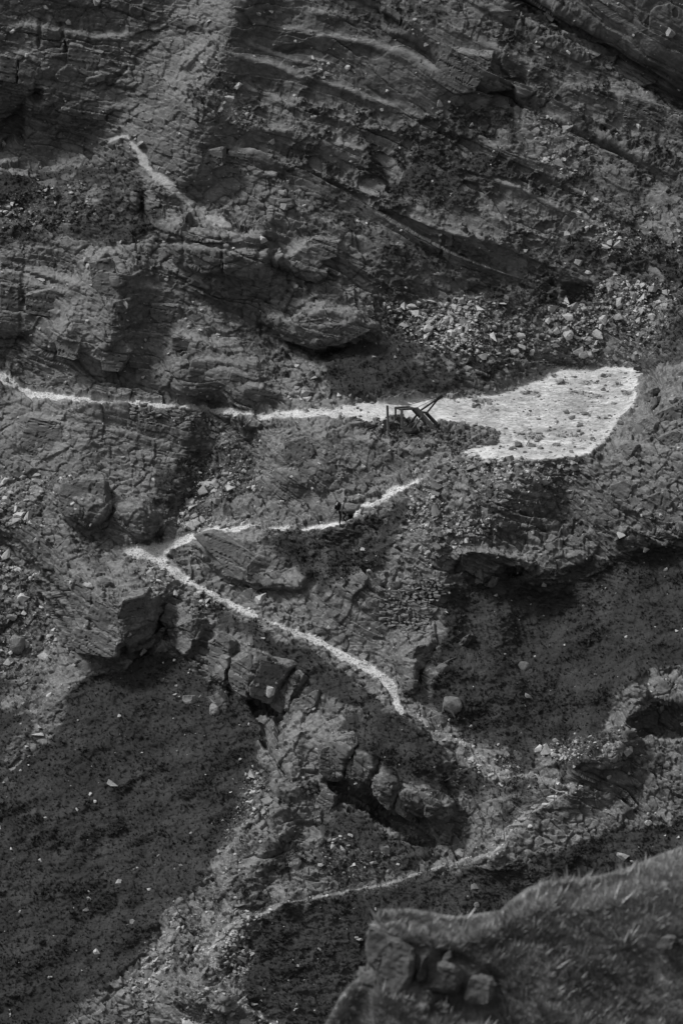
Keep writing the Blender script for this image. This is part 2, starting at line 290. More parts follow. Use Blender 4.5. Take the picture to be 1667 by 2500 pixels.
# ------------------------------------------------------------------ solve the base relief (normal integration on a coarse grid)
def nrm(slope, asp):
    t, a = math.radians(slope), math.radians(asp)
    return np.array([math.sin(t) * math.sin(a), -math.sin(t) * math.cos(a), math.cos(t)])
U0, U1, V0, V1 = -190, 1860, -190, 2690
def solve(cell, init=None, iters=600):
    nu, nv = int((U1 - U0) / cell) + 1, int((V1 - V0) / cell) + 1
    X, Y = np.meshgrid(U0 + cell * np.arange(nu), V0 + cell * np.arange(nv))
    fz = lambda f, sd: sum(vn(X * f * 2 ** o, Y * f * 2 ** o, 0 * X, sd + o) / 2 ** o for o in range(3))
    Xw, Yw = X + 15 * fz(.018, 11), Y + 12 * fz(.018, 21)
    N = np.zeros(X.shape + (3,)); ID = np.zeros(X.shape, int); k = 0
    for s, a, poly in ZONES: N[inpoly(pp(poly), X, Y)] = nrm(s, a)
    for c in range(3): N[..., c] = blur(N[..., c], max(1, int(60 / cell)))
    for s, a, poly in FACETS:
        m = inpoly(pp(poly), Xw, Yw); N[m] = nrm(s, a); k += 1; ID[m] = k
    for c in range(3): N[..., c] = blur(N[..., c], 2)
    for tr, fa, pl in LEDGES:
        P_ = np.array(pp(pl)); yl = np.interp(X, P_[:, 0], P_[:, 1], left=1e6, right=1e6); q = Y - yl + .4 * (Yw - Y)
        end = np.minimum(1, np.minimum(X - P_[0, 0], P_[-1, 0] - X) / 30)
        m = (q > -tr * end) & (q <= 0); N[m] = nrm(14, 5); ID[m] = 800
        m = (q > 0) & (q <= fa * end); k += 1; nn = N[m] * .35 + nrm(82, 4) * .9; N[m] = nn; ID[m] = k
    m = inpoly(MOUND, X, Y); N[m] = nrm(30, 0); ID[m] = 900
    Wt = np.where(ID > 0, 1.0, .45)
    m = inpoly(PLATEAU, X, Y); N[m] = nrm(1.0, 0); ID[m] = 901; Wt[m] = 3
    for n, pl in PATHS.items():
        m = lineband(pl, X, Y) > (-cell * .3); N[m] = nrm(10 if n != 'ledge' else 28, 0); ID[m] = 902; Wt[m] = 2.0 if n != 'dim' else 1.0
    N /= np.linalg.norm(N, axis=-1, keepdims=True)
    R = rays(X, Y); nr = np.minimum((N * R).sum(-1), -.16)
    gu = -(N[..., 0]) / nr * cell / F_PX; gb = -(N @ UP) / nr * cell / F_PX     # d lnD per cell right, per cell up
    gx = (gu[:, 1:] + gu[:, :-1]) / 2; gy = -(gb[1:] + gb[:-1]) / 2             # row index grows downwards
    same = lambda A, B: np.where(A == B, 1.0, .5)
    wx = np.minimum(Wt[:, 1:], Wt[:, :-1]) * same(ID[:, 1:], ID[:, :-1]); wy = np.minimum(Wt[1:], Wt[:-1]) * same(ID[1:], ID[:-1])
    cw = np.zeros(X.shape); ct = np.zeros(X.shape)
    for cx, cy, D in CONTROL:
        i, j = int((cy - V0) / cell + .5), int((cx - U0) / cell + .5)
        cw[i, j] = 3.0 * (6 / cell); ct[i, j] = math.log(D)
    def A(x):
        dx = wx * (x[:, 1:] - x[:, :-1]); dy = wy * (x[1:] - x[:-1]); r = cw * x
        r[:, 1:] += dx; r[:, :-1] -= dx; r[1:] += dy; r[:-1] -= dy
        return r
    b = cw * ct; tx, ty = wx * gx, wy * gy
    b[:, 1:] += tx; b[:, :-1] -= tx; b[1:] += ty; b[:-1] -= ty
    x = np.full(X.shape, math.log(225.0)) if init is None else bil(init, (X - U0) / init_cell[0], (Y - V0) / init_cell[0])
    r = b - A(x); p = r.copy(); rs = (r * r).sum()
    for it in range(iters):
        Ap = A(p); al = rs / (p * Ap).sum(); x += al * p; r -= al * Ap; rn = (r * r).sum()
        if rn < 1e-12: break
        p = r + rn / rs * p; rs = rn
    init_cell[0] = cell
    return x
init_cell = [0]
def bil(G, fx, fy):
    fx = np.clip(fx, 0, G.shape[1] - 1.001); fy = np.clip(fy, 0, G.shape[0] - 1.001)
    i, j = fy.astype(int), fx.astype(int); u, v = fx - j, fy - i
    return (G[i, j] * (1 - u) + G[i, j + 1] * u) * (1 - v) + (G[i + 1, j] * (1 - u) + G[i + 1, j + 1] * u) * v
g = solve(48, None, 800); g = solve(24, g, 800); g = solve(12, g, 900); g = solve(5, g, 1300)
CELL = 5
GX, GY = np.meshgrid(U0 + CELL * np.arange(g.shape[1]), V0 + CELL * np.arange(g.shape[0]))
DG = np.exp(blur(g, 1))
BULGE = [(-4.4, 12, "1500,1090 1560,960 1620,900 1900,860 1900,1330 1560,1340 1440,1250 1420,1140"), (-2.0, 13, "330,380 420,250 520,60 560,-190 660,-190 610,120 520,300 480,480 400,470"), (-3.0, 11, "60,860 90,830 180,720 215,630 330,650 330,790 300,870 180,880"),
 (3, 12, "0,230 250,330 200,420 -100,420"), (-2.0, 11, "650,1060 780,1045 810,1100 790,1190 660,1220"), (3.2, 16, "1230,1450 1500,1400 1540,1750 1300,1800"), (-3.2, 8, "1410,1680 1560,1630 1600,1760 1480,1900 1400,1900"),
 (-2, 14, "1000,1170 1350,1150 1200,1300 1000,1400"), (-2.6, 9, "180,1390 400,1440 390,1560 290,1620 160,1600"), (4, 11, "0,1300 120,1400 150,1600 60,1760 -100,1800 -100,1300"), (-2.6, 11, "620,1800 760,1760 760,1950 620,2200 520,2440 440,2440 520,2200"),
 (-2.8, 10, "800,1790 960,1740 1100,1830 1110,2000 1000,1990 840,1900"), (-3, 12, "430,540 640,560 660,690 460,680"), (-1.4, 14, "1050,130 1230,110 1230,240 1080,280"), (.6, 12, "1000,290 1250,300 1150,420 900,430"), (-1.4, 14, "900,440 1250,560 1240,640 960,560"),
 (-3.5, 14, "1450,-100 1860,-100 1860,240 1560,150"), (2.5, 10, "520,980 640,1060 620,1220 430,1280 450,1120"), (-2, 8, "140,1170 370,1230 370,1330 160,1280"), (-2.2, 9, "0,630 200,680 170,820 -100,830"), (-2.2, 8, "430,810 640,900 680,970 420,960"), (1.8, 10, "1130,1350 1400,1500 1300,1640 1100,1560")]
for d, bl, poly in BULGE: DG = DG + .72 * d * blur(inpoly(pp(poly), GX + 30 * vn(GX * .012, GY * .012, 0 * GX, 71), GY + 30 * vn(GX * .012, GY * .012, 0 * GX, 73)).astype(float), bl * bl // 3)
for d, bl, poly in RECESS:
    DG = DG + d * blur(inpoly(pp(poly), GX, GY).astype(float), bl)
for wd, d, poly in CRACKS:
    pl = [(x, y, wd) for x, y in pp(poly)]
    DG = DG + d * sstep(-4, 3, lineband(pl, GX, GY)) * .8
print("relief depth", DG.min(), DG.max())

# ------------------------------------------------------------------ fine terrain grid
def axis(a0, f0, f1, a1, st):
    mid = np.arange(f0, f1, st)
    lo = f0 - np.cumsum(st * np.minimum(1.12 ** np.arange(1, 400), 5)); lo = lo[lo > a0][::-1]
    hi = mid[-1] + np.cumsum(st * np.minimum(1.12 ** np.arange(1, 400), 5)); hi = hi[hi < a1]
    return np.concatenate([lo, mid, hi])
au = axis(U0 + 8, -15, 1682, U1 - 8, STEP); av = axis(V0 + 8, -15, 2515, V1 - 8, STEP)
PX, PY = np.meshgrid(au, av)
D0 = bil(DG, (PX - U0) / CELL, (PY - V0) / CELL)
P0 = unproj(PX, PY, D0)
DS = bil(blur(DG, 3), (PX - U0) / CELL, (PY - V0) / CELL); PS = unproj(PX, PY, DS)
def normals(P):
    du = np.gradient(P, axis=1); dv = np.gradient(P, axis=0)
    n = np.cross(dv, du); n /= np.linalg.norm(n, axis=-1, keepdims=True) + 1e-9
    return n
NS = normals(PS)
if (NS * (CAM - PS)).sum(-1).mean() < 0: NS = -NS
x, y, z = [P0[..., i].astype(np.float32) for i in range(3)]
Q = (x, y, z)
# angular broken blocks: nearest-cell planes in bedding space
DIP = .20
NB = np.array([DIP, -.10, 1.0]); NB /= np.linalg.norm(NB)
T1 = np.array([1.0, .35, -DIP]); T1 /= np.linalg.norm(T1); T2 = np.array([-.3, 1.0, .1]); T2 /= np.linalg.norm(T2)
def bed(P): return ((P @ NB) + .27 * 3 * np.log1p(np.exp(np.clip((P[..., 0] + 6) / 3, -30, 30)))).astype(np.float32)
BED = bed(P0)
def blocks(wd, h, seed, warp):
    n_ = fbm(Q, .5 / wd, seed + 50, 3, .6) * warp; n2 = fbm(Q, .5 / wd, seed + 60, 3, .6) * warp
    c = [(P0 @ T1).astype(np.float32) / wd + n_, (P0 @ T2).astype(np.float32) / wd + n2, BED / h + .7 * n_ - .4 * n2]
    k0 = [np.floor(v).astype(np.int32) for v in c]
    f1 = np.full(c[0].shape, 9., np.float32); f2 = f1.copy(); pl = np.zeros_like(f1); hv = np.zeros_like(f1)
    for a in (-1, 0, 1):
        for b in (-1, 0, 1):
            for e in (-1, 0, 1):
                k = (k0[0] + a, k0[1] + b, k0[2] + e)
                r = [hsh(*k, seed + q) for q in range(3)]
                dv = [c[q] - k[q] - .1 - .8 * r[q] for q in range(3)]
                d = dv[0] ** 2 + dv[1] ** 2 + dv[2] ** 2
                near = d < f1
                f2 = np.where(near, f1, np.minimum(f2, d)); f1 = np.where(near, d, f1)
                hh = (r[0] * 7.13 + r[1] * 3.71) % 1.0; h2 = (r[1] * 5.7 + r[2] * 9.3) % 1.0; h3 = (r[2] * 8.1 + r[0] * 4.9) % 1.0
                pl = np.where(near, (hh - .5) * .6 + 2.0 * ((h2 - .5) * dv[0] + (h3 - .5) * dv[1]) + 1.3 * (((h2 + h3) % 1.0) - .5) * dv[2], pl); hv = np.where(near, h2, hv)
    gap = np.sqrt(f2) - np.sqrt(f1)
    return pl, (np.exp(-(gap / .08) ** 2) * (.25 + .75 * (hv > .5))).astype(np.float32), hv
w1, k1, v1 = blocks(1.5, .95, 801, .35)
w2, k2, v2 = blocks(.52, .34, 821, .35)
# wobble of mask edges
wx_ = fbm(Q, .35, 101, 4, .6) * 16; wy_ = fbm(Q, .35, 151, 4, .6) * 16
def regions(lst, wob=1.0, soft=2):
    gq = np.zeros(GX.shape)
    for v, poly in lst: gq[inpoly(pp(poly), GX, GY)] = v
    gq = blur(gq, soft)
    return bil(gq, (PX + wx_ * wob - U0) / CELL, (PY + wy_ * wob - V0) / CELL).astype(np.float32)
veg0 = regions(VEG, 1.8, 9); scree = regions(SCREE, 1.6, 4); pale = regions(PALE, 1.6, 4)
edge = fbm(Q, 1.3, 171, 3, .65); rubble = regions(RUBBLE, 1.5, 8)
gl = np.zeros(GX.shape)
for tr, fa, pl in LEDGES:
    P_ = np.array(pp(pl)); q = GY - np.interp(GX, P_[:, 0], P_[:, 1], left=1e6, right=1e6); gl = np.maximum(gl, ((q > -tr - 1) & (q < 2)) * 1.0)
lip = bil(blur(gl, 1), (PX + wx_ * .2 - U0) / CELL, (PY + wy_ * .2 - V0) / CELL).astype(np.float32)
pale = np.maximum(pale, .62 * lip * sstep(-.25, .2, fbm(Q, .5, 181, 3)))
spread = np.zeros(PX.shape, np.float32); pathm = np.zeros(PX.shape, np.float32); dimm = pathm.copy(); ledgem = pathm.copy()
for n, pl in PATHS.items():
    b_ = lineband(pl, PX + wx_ * .16, PY + wy_ * .16, .86) + edge * (10 if n != 'dim' else 6)
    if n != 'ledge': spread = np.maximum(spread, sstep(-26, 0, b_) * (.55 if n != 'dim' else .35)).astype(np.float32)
    m = sstep(-3.0, 3.0, b_ - (5.5 * sstep(.0, .45, fbm(Q, .9, 187, 3)) if n == 'lower' else (4.5 if n != 'dim' else 1.5) * sstep(.0, .4, fbm(Q, .9, 187, 3)))).astype(np.float32)
    if n in ('dim', 'start'): dimm = np.maximum(dimm, m)
    elif n == 'ledge': ledgem = np.maximum(ledgem, m * sstep(-.15, .1, fbm(Q, .55, 177, 3) + .2))
    else: pathm = np.maximum(pathm, m)
gp = blur(inpoly(PLATEAU, GX, GY).astype(float), 1)
plat = bil(gp, (PX + wx_ * .35 - U0) / CELL, (PY + wy_ * .18 - V0) / CELL)
plat = sstep(.04, .96, plat + edge * .6 + fbm((x * .6, y, z), .5, 185, 2) * .42).astype(np.float32)
plat *= sstep(.03, .22, bil(blur(gp, 8), (PX - U0) / CELL, (PY - V0) / CELL)).astype(np.float32)
for ex, ey, ea, eb in ((1232, 948, 34, 9), (1290, 958, 26, 7), (1412, 960, 34, 9), (1455, 970, 26, 7), (1290, 1066, 38, 10), (1388, 1060, 40, 9), (1345, 915, 20, 5), (1480, 915, 22, 5), (1505, 940, 16, 5), (1440, 932, 30, 6), (1372, 932, 24, 5), (1180, 980, 26, 5), (1530, 960, 16, 8)):
    rr = np.hypot((PX - ex + wx_ * .5) / ea, (PY - ey + wy_ * .2) / eb); plat = plat * (1 - .62 * sstep(1.15, .55, rr + edge * .35)).astype(np.float32)
tram = np.maximum(np.maximum(pathm, plat), .8 * ledgem)
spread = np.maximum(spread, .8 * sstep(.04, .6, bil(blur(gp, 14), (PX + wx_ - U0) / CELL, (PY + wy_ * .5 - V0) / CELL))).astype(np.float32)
flat = np.clip(NS[..., 2], 0, 1).astype(np.float32)
vn1 = fbm(Q, .45, 201, 4, .6)
vn2 = fbm(Q, 2.3, 221, 3, .6)
crop = sstep(.0, .06, v1 - (1.02 - .34 * (1 - veg0) - .04)) * sstep(.8, .55, veg0) + sstep(0, .05, v2 - .93) * sstep(.85, .5, veg0)
veg = (1 - np.clip(crop, 0, 1)) * sstep(.34, .72, veg0 + (vn1 * .48 + vn2 * .34) * (1 - .75 * np.clip(veg0, 0, 1) ** 2) + (flat - .72) * .25).astype(np.float32) * (1 - np.maximum(tram, .7 * dimm))
rock = (1 - veg) * (1 - tram)

ra, rb = x * .906 + z * .423, z * .906 - x * .423
blotn = fbm((ra * .42, y * .8, rb * 1.5), .9, 631, 4, .62); blot = sstep(.02, .42, blotn).astype(np.float32)
# strata
big = fbm(Q, .05, 301, 2); mid = fbm(Q, .22, 311, 3); sml = fbm(Q, .9, 321, 3)
def cells(q, seed, jit=.62):
    k = np.floor(q).astype(np.int32)
    lo = k + (h1(k, seed) - .5) * jit
    k = np.where(q < lo, k - 1, k); hi = k + 1 + (h1(k + 1, seed) - .5) * jit
    k = np.where(q >= hi, k + 1, k)
    lo = k + (h1(k, seed) - .5) * jit; hi = k + 1 + (h1(k + 1, seed) - .5) * jit
    return k, ((q - lo) / (hi - lo)).astype(np.float32), (hi - lo).astype(np.float32)
joint = fbm(Q, .16, 331, 3, .6)
def strata(h, wd, seed, warp, saw=.55, jgate=.55):
    s = BED + big * 1.6 + mid * warp * .9 + sml * warp * .16 + joint * warp * .25
    s = s + .9 * h * vn(s / (h * 2.3), 0 * s, 0 * s, seed + 9)
    k, f, hh = cells(s / h, seed)
    r = h1(k, seed + 1); r2 = h1(k, seed + 8)
    t = (P0 @ T1).astype(np.float32) + (r2 - .5) * .9 * s + mid * warp * 1.6 + joint * wd * 1.4 + sml * warp * .3
    m, gg, gw = cells(t / (wd * (.5 + 1.3 * r2)) + r * 37.3, seed + 2, .9)
    t2 = (P0 @ T2).astype(np.float32) + mid * warp * 1.5 - joint * wd
    m2, g2, gw2 = cells(t2 / (wd * 1.6) + r * 11.1, seed + 3)
    hb = hsh(k, m, m2, seed + 4); ha = hsh(k, m, m2, seed + 5); hc = hsh(k, m, m2, seed + 6)
    d = (f - .5) * (.25 + 1.0 * r) * saw + (hb - .5) * .6 * (.3 + r2) + (ha - .5) * (gg - .5) * 1.0 + (hc - .5) * (f - .5) * .5
    d += (r - .5) * 1.0
    ej = np.minimum(gg, 1 - gg) * wd * gw; eb = np.minimum(f, 1 - f) * h * hh; wdt = .04 + .03 * h
    crack = np.maximum(np.exp(-(eb / wdt) ** 2) * sstep(.2, .6, r2), np.exp(-(ej / wdt) ** 2) * sstep(jgate, jgate + .1, ha) * .8)
    return d.astype(np.float32), crack.astype(np.float32), hb
d1, c1, b1 = strata(2.6, 6.0, 401, 1.1, .75)
d2, c2, b2 = strata(.85, 2.0, 421, .7)
d3, c3, b3 = strata(.28, .60, 441, .3)
rockA = rock * (1 - .65 * scree)
lum = .35 + .65 * sstep(-.35, .35, fbm(Q, .12, 341, 2))       # ledges come and go
lumw = .3 + .7 * sstep(-.25, .3, fbm(Q, .2, 349, 2)); lum2 = .25 + .75 * sstep(-.3, .3, fbm(Q, .3, 345, 2)); lum3 = .3 + .7 * sstep(-.25, .3, fbm(Q, .7, 347, 2))
facet = blur(sum((inpoly(pp(q), GX, GY) * 1.0 for _, _, q in FACETS), np.zeros(GX.shape)).clip(0, 1), 3)
facet = bil(facet, (PX - U0) / CELL, (PY - V0) / CELL).astype(np.float32)
upper = regions([(1., '480,-300 2000,-300 2000,680 900,660 640,480 560,200')], 1.5, 12)
lum = np.maximum(lum, .95 * upper) * (1 + .35 * upper); lumw = lumw * (1 - .5 * upper)
k0_, f0_, h0_ = cells((BED + big * .9 + mid * .28 + sml * .06) / 3.1, 461, .8); r0_ = h1(k0_, 462)
d0 = (f0_ - .5) * (.35 + 1.1 * r0_) + (r0_ - .5) * .8; c0_ = np.exp(-(np.minimum(f0_, 1 - f0_) * 3.1 * h0_ / .10) ** 2) * (r0_ > .35)
disp = rockA * 1.15 * upper * d0
disp += (1 - .35 * upper) * rockA * (1 - .4 * facet - .3 * lip) * (.85 * d1 * lum + .70 * d2 * lum2 + .17 * d3 * lum3 - .14 * c1 * lum - .09 * c2 * lum2 - .03 * c3 + rubble * (.70 * w1 * lumw + .34 * w2 - .20 * k1 - .05 * k2) + .14 * fbm(Q, 1.5, 351, 4, .62, fn=np.abs) + .35 * mid)
disp += .4 * upper * (1 - rock) * (1 - tram) * d0
soft = veg * (1 - tram)
hum = fbm((x + .5 * z, y, z * 1.6), .65, 361, 3, .55, fn=lambda n: 1 - 2 * np.abs(n)); fin = fbm((x + .4 * z, y, z * 1.4), 2.2, 371, 3, .6, fn=np.abs)
disp += soft * (.12 * blot + .45 * mid + .30 * (d2 * .5 + d1 * .8) * (1 - .75 * veg0) + .22 * hum + .20 * fin + .10 * w2 + .14 * w1 * (1 - veg0))
stony = fbm(Q, 3.2, 381, 2, .6)
disp += (1 - tram) * scree * (.10 * stony + .28 * w2 - .06 * k2)
disp += tram * (.045 * stony + .02 * sml) + plat * .06 * mid
disp *= (1 - .55 * np.minimum(dimm * 1.2, 1))
disp += (1 - tram) * .25 * dimm * d3 * .5
pm_soft = np.clip(pathm * 1.0 + plat, 0, 1)
disp = disp * (1 - .8 * pm_soft) - pm_soft * .05
view = (P0 - CAM); view /= np.linalg.norm(view, axis=-1, keepdims=True)
dirv = .6 * NS - .4 * view; dirv /= np.linalg.norm(dirv, axis=-1, keepdims=True)
PF = P0 + dirv * disp[..., None]
NF = normals(PF)
if (NF * (CAM - PF)).sum(-1).mean() < 0: NF = -NF
tone = np.clip(.5 + .2 * (b2 - .5) + .3 * (b1 - .5) + .4 * (v1 - .5) + .3 * (v2 - .5), 0, 1).astype(np.float32)

def at(px, py):
    """terrain point and normal seen near a photo pixel"""
    j = int(np.argmin(np.abs(au - px))); i = int(np.argmin(np.abs(av - py)))
    return PF[i, j].copy(), NF[i, j].copy(), NS[i, j].copy()

# ------------------------------------------------------------------ mesh helpers and tags
def mesh_np(name, V, F, attrs=None, smooth=True):
    me = bpy.data.meshes.new(name); V = np.ascontiguousarray(V, np.float32); F = np.ascontiguousarray(F, np.int32); n = F.shape[1]
    me.vertices.add(len(V)); me.vertices.foreach_set('co', V.ravel())
    me.loops.add(F.size); me.loops.foreach_set('vertex_index', F.ravel())
    me.polygons.add(len(F)); me.polygons.foreach_set('loop_start', np.arange(0, F.size, n, dtype=np.int32))
    me.polygons.foreach_set('use_smooth', np.full(len(F), smooth))
    me.update(calc_edges=True)
    for k, a in (attrs or {}).items():
        at_ = me.attributes.new(k, 'FLOAT', 'POINT'); at_.data.foreach_set('value', np.ascontiguousarray(a, np.float32).ravel())
    return me
def link(name, me, mat=None, parent=None):
    o = bpy.data.objects.new(name, me); col.objects.link(o)
    if mat is not None and not len(me.materials): me.materials.append(mat)
    if parent is not None: o.parent = parent
    return o
def tag(o, label=None, cat=None, group=None, kind=None):
    if label: o['label'] = label
    if cat: o['category'] = cat
    if group: o['group'] = group
    if kind: o['kind'] = kind
    return o
def empty(name, loc, label, cat, group=None):
    o = bpy.data.objects.new(name, None); col.objects.link(o); o.location = loc
    return tag(o, label, cat, group)

# ------------------------------------------------------------------ materials (all grey: the photograph is black and white)
class NT:
    def __init__(s, name, rough=.9):
        s.m = bpy.data.materials.new(name); s.m.use_nodes = True; s.t = s.m.node_tree
        s.b = s.t.nodes['Principled BSDF']; s.b.inputs['Roughness'].default_value = rough
        if 'Specular IOR Level' in s.b.inputs: s.b.inputs['Specular IOR Level'].default_value = .25
        s.co = s.t.nodes.new('ShaderNodeTexCoord').outputs['Object']
    def n(s, typ, **kw):
        nd = s.t.nodes.new(typ)
        for k, v in kw.items():
            if k.startswith('i_'):
                key = k[2:]; key = int(key) if key.isdigit() else key
                if hasattr(v, 'is_output'): s.t.links.new(v, nd.inputs[key])
                else: nd.inputs[key].default_value = v
            else: setattr(nd, k, v)
        return nd
    def noise(s, scale, detail=4, rough=.6, co=None):
        nd = s.n('ShaderNodeTexNoise', i_Scale=scale, i_Detail=detail, i_Roughness=rough); s.t.links.new(co or s.co, nd.inputs['Vector']); return nd.outputs['Fac']
    def attr(s, name): return s.n('ShaderNodeAttribute', attribute_name=name).outputs['Fac']
    def math(s, op, a, b, clamp=False): return s.n('ShaderNodeMath', operation=op, use_clamp=clamp, i_0=a, i_1=b).outputs[0]
    def map(s, v, a, b, c, d): return s.n('ShaderNodeMapRange', i_Value=v, i_1=a, i_2=b, i_3=c, i_4=d).outputs[0]
    def mix(s, f, a, b): return s.n('ShaderNodeMix', data_type='FLOAT', i_0=f, i_2=a, i_3=b).outputs[0]
    def grey(s, v):
        c = s.n('ShaderNodeCombineColor', i_0=v, i_1=v, i_2=v); s.t.links.new(c.outputs[0], s.b.inputs['Base Color'])
    def bump(s, h, st, dist):
        b = s.n('ShaderNodeBump', i_Strength=st, i_Distance=dist, i_Height=h); s.t.links.new(b.outputs[0], s.b.inputs['Normal'])

def terrain_mat():
    t = NT('terrain_rock_turf_gravel', .92)
    mp = t.n('ShaderNodeMapping', vector_type='TEXTURE', i_Rotation=(0, .36, 0), i_Scale=(2., 2., .45)); t.t.links.new(t.co, mp.inputs['Vector']); lay = mp.outputs[0]
    nl = t.noise(1.6, 5, .65, lay); nc = t.noise(3.5, 5, .65); nf = t.noise(11, 3, .7); nb = t.noise(.35, 3, .6)
    rockc = t.map(t.attr('tone'), .15, .85, .09, .185)
    rockc = t.math('MULTIPLY', rockc, t.map(nl, .25, .75, .8, 1.2))
    rockc = t.math('MULTIPLY', rockc, t.map(nc, .3, .7, .78, 1.22))
    lich = t.map(nf, .58, .72, 0.0, .35)
    rockc = t.mix(lich, rockc, .26)
    rockc = t.math('MULTIPLY', rockc, t.map(t.attr('crack'), 0, 1, 1, .55))
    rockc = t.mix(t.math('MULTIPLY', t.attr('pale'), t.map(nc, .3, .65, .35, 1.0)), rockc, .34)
    # upward rock faces painted paler: sky light put in the colour, plus pale debris
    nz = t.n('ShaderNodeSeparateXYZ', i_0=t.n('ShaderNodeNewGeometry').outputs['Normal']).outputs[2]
    toplit = t.math('MULTIPLY', t.map(nz, .66, .92, 0, 1), t.map(nc, .40, .60, .1, .85))
    rockc = t.mix(toplit, rockc, .27)
    mp3 = t.n('ShaderNodeMapping', vector_type='TEXTURE', i_Rotation=(0, -.42, 0), i_Scale=(2.4, 1.2, .7)); t.t.links.new(t.co, mp3.inputs['Vector'])
    ns_ = t.noise(.9, 5, .7, mp3.outputs[0])
    vegc = t.map(t.noise(.5, 3, .6), .35, .65, .026, .05); blot = t.math('MULTIPLY', t.attr('blot'), t.map(nc, .3, .7, .6, 1.))
    vegc = t.mix(blot, vegc, .016); vegc = t.mix(t.attr('dry'), vegc, t.map(nc, .3, .7, .20, .44)); vegc = t.math('MULTIPLY', vegc, t.map(nb, .3, .7, .75, 1.3)); vegc = t.math('MULTIPLY', vegc, t.map(nf, .3, .7, .8, 1.25))
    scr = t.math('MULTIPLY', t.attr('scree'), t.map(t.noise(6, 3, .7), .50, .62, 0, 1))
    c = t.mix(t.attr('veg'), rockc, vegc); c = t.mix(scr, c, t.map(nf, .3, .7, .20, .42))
    grav = t.map(t.noise(9, 4, .75), .32, .66, .40, .85)
    grav = t.math('MULTIPLY', grav, t.map(t.noise(1.0, 4, .7), .36, .62, .62, 1.1))
    mp2 = t.n('ShaderNodeMapping', i_Scale=(.45, .8, 1)); t.t.links.new(t.co, mp2.inputs['Vector'])
    platc = t.map(t.noise(5, 5, .85, mp2.outputs[0]), .38, .62, .25, .78); platc = t.math('MULTIPLY', platc, t.map(t.noise(.45, 4, .65), .36, .62, .66, 1.16))
    patch = t.math('MULTIPLY', t.map(t.noise(1.0, 5, .75, mp2.outputs[0]), .50, .60, 0, .42), 1.0)
    platc = t.mix(patch, platc, .16); platc = t.mix(t.math('MULTIPLY', t.attr('rim'), t.map(t.noise(1.5, 3, .6), .35, .6, 0, .85)), platc, .74)
    c = t.mix(t.attr('dim'), c, t.map(nc, .3, .7, .13, .36))
    c = t.mix(t.attr('ledge'), c, t.map(nc, .3, .7, .28, .46))
    c = t.mix(t.attr('plateau'), c, platc); c = t.mix(t.attr('path'), c, grav)
    t.grey(c)
    hgt = t.math('ADD', t.math('MULTIPLY', nl, 1.2), t.math('ADD', t.math('MULTIPLY', nc, .9), t.math('MULTIPLY', nf, .5)))
    t.bump(hgt, .5, .09)
    return t.m
def stone_mat(name, lo, hi, sc_=3.0):
    t = NT(name, .9); r = t.n('ShaderNodeObjectInfo').outputs['Random']
    a = t.attr('tone'); n1 = t.noise(sc_, 4, .65); n2 = t.noise(sc_ * 4, 3, .7)
    base = t.map(t.math('FRACT', t.math('ADD', a, r), 0.0), 0, 1, lo, hi)
    base = t.math('MULTIPLY', base, t.map(n1, .3, .7, .75, 1.25)); base = t.math('MULTIPLY', base, t.map(n2, .3, .7, .85, 1.15)); t.grey(base)
    t.bump(t.math('ADD', n1, t.math('MULTIPLY', n2, .5)), .6, .05)
    return t.m
def plain_mat(name, v, rough=.8, var=.25, scale=6.0):
    t = NT(name, rough); n1 = t.noise(scale, 4, .65)
    t.grey(t.math('MULTIPLY', v, t.map(n1, .3, .7, 1 - var, 1 + var))); t.bump(n1, .35, .02); return t.m
def wood_mat(name, v):
    t = NT(name, .85); mp = t.n('ShaderNodeMapping', i_Scale=(14, 14, 1.2)); t.t.links.new(t.co, mp.inputs['Vector'])
    n1 = t.noise(1.0, 5, .7, mp.outputs[0]); t.grey(t.math('MULTIPLY', v, t.map(n1, .3, .7, .5, 1.5))); t.bump(n1, .5, .02); return t.m
def blade_mat(name, lo, hi):
    t = NT(name, .8); t.grey(t.map(t.attr('tone'), 0, 1, lo, hi)); return t.m
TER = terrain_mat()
def rock_mat(name='jointed_outcrop_rock', mul=1.0):
    t = NT(name, .92)
    mp = t.n('ShaderNodeMapping', vector_type='TEXTURE', i_Rotation=(0, .36, 0), i_Scale=(2., 2., .45)); t.t.links.new(t.co, mp.inputs['Vector'])
    nl = t.noise(1.6, 5, .65, mp.outputs[0]); nc = t.noise(3.5, 5, .65); nf = t.noise(11, 3, .7)
    c = t.map(t.n('ShaderNodeObjectInfo').outputs['Random'], 0, 1, .115, .155)
    c = t.math('MULTIPLY', c, t.map(nl, .25, .75, .8, 1.2)); c = t.math('MULTIPLY', c, t.map(nc, .3, .7, .78, 1.22)); c = t.mix(t.map(nf, .58, .72, 0, .3), c, .26)
    c = t.math('MULTIPLY', c, t.map(t.attr('crack'), 0, 1, 1, .5))
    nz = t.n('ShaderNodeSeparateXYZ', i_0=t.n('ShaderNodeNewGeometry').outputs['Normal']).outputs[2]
    c = t.mix(t.math('MULTIPLY', t.map(nz, .66, .92, 0, 1), t.map(nc, .40, .60, .1, .85)), c, .27); t.grey(t.math('MULTIPLY', c, mul))  # tops painted paler here too: sky light in the colour, with pale debris
    t.bump(t.math('ADD', t.math('MULTIPLY', nl, 1.2), t.math('ADD', t.math('MULTIPLY', nc, .9), t.math('MULTIPLY', nf, .5))), .6, .08)
    return t.m
ROCK = rock_mat(); KNOLLROCK = rock_mat('lichened_dark_rock', .62)

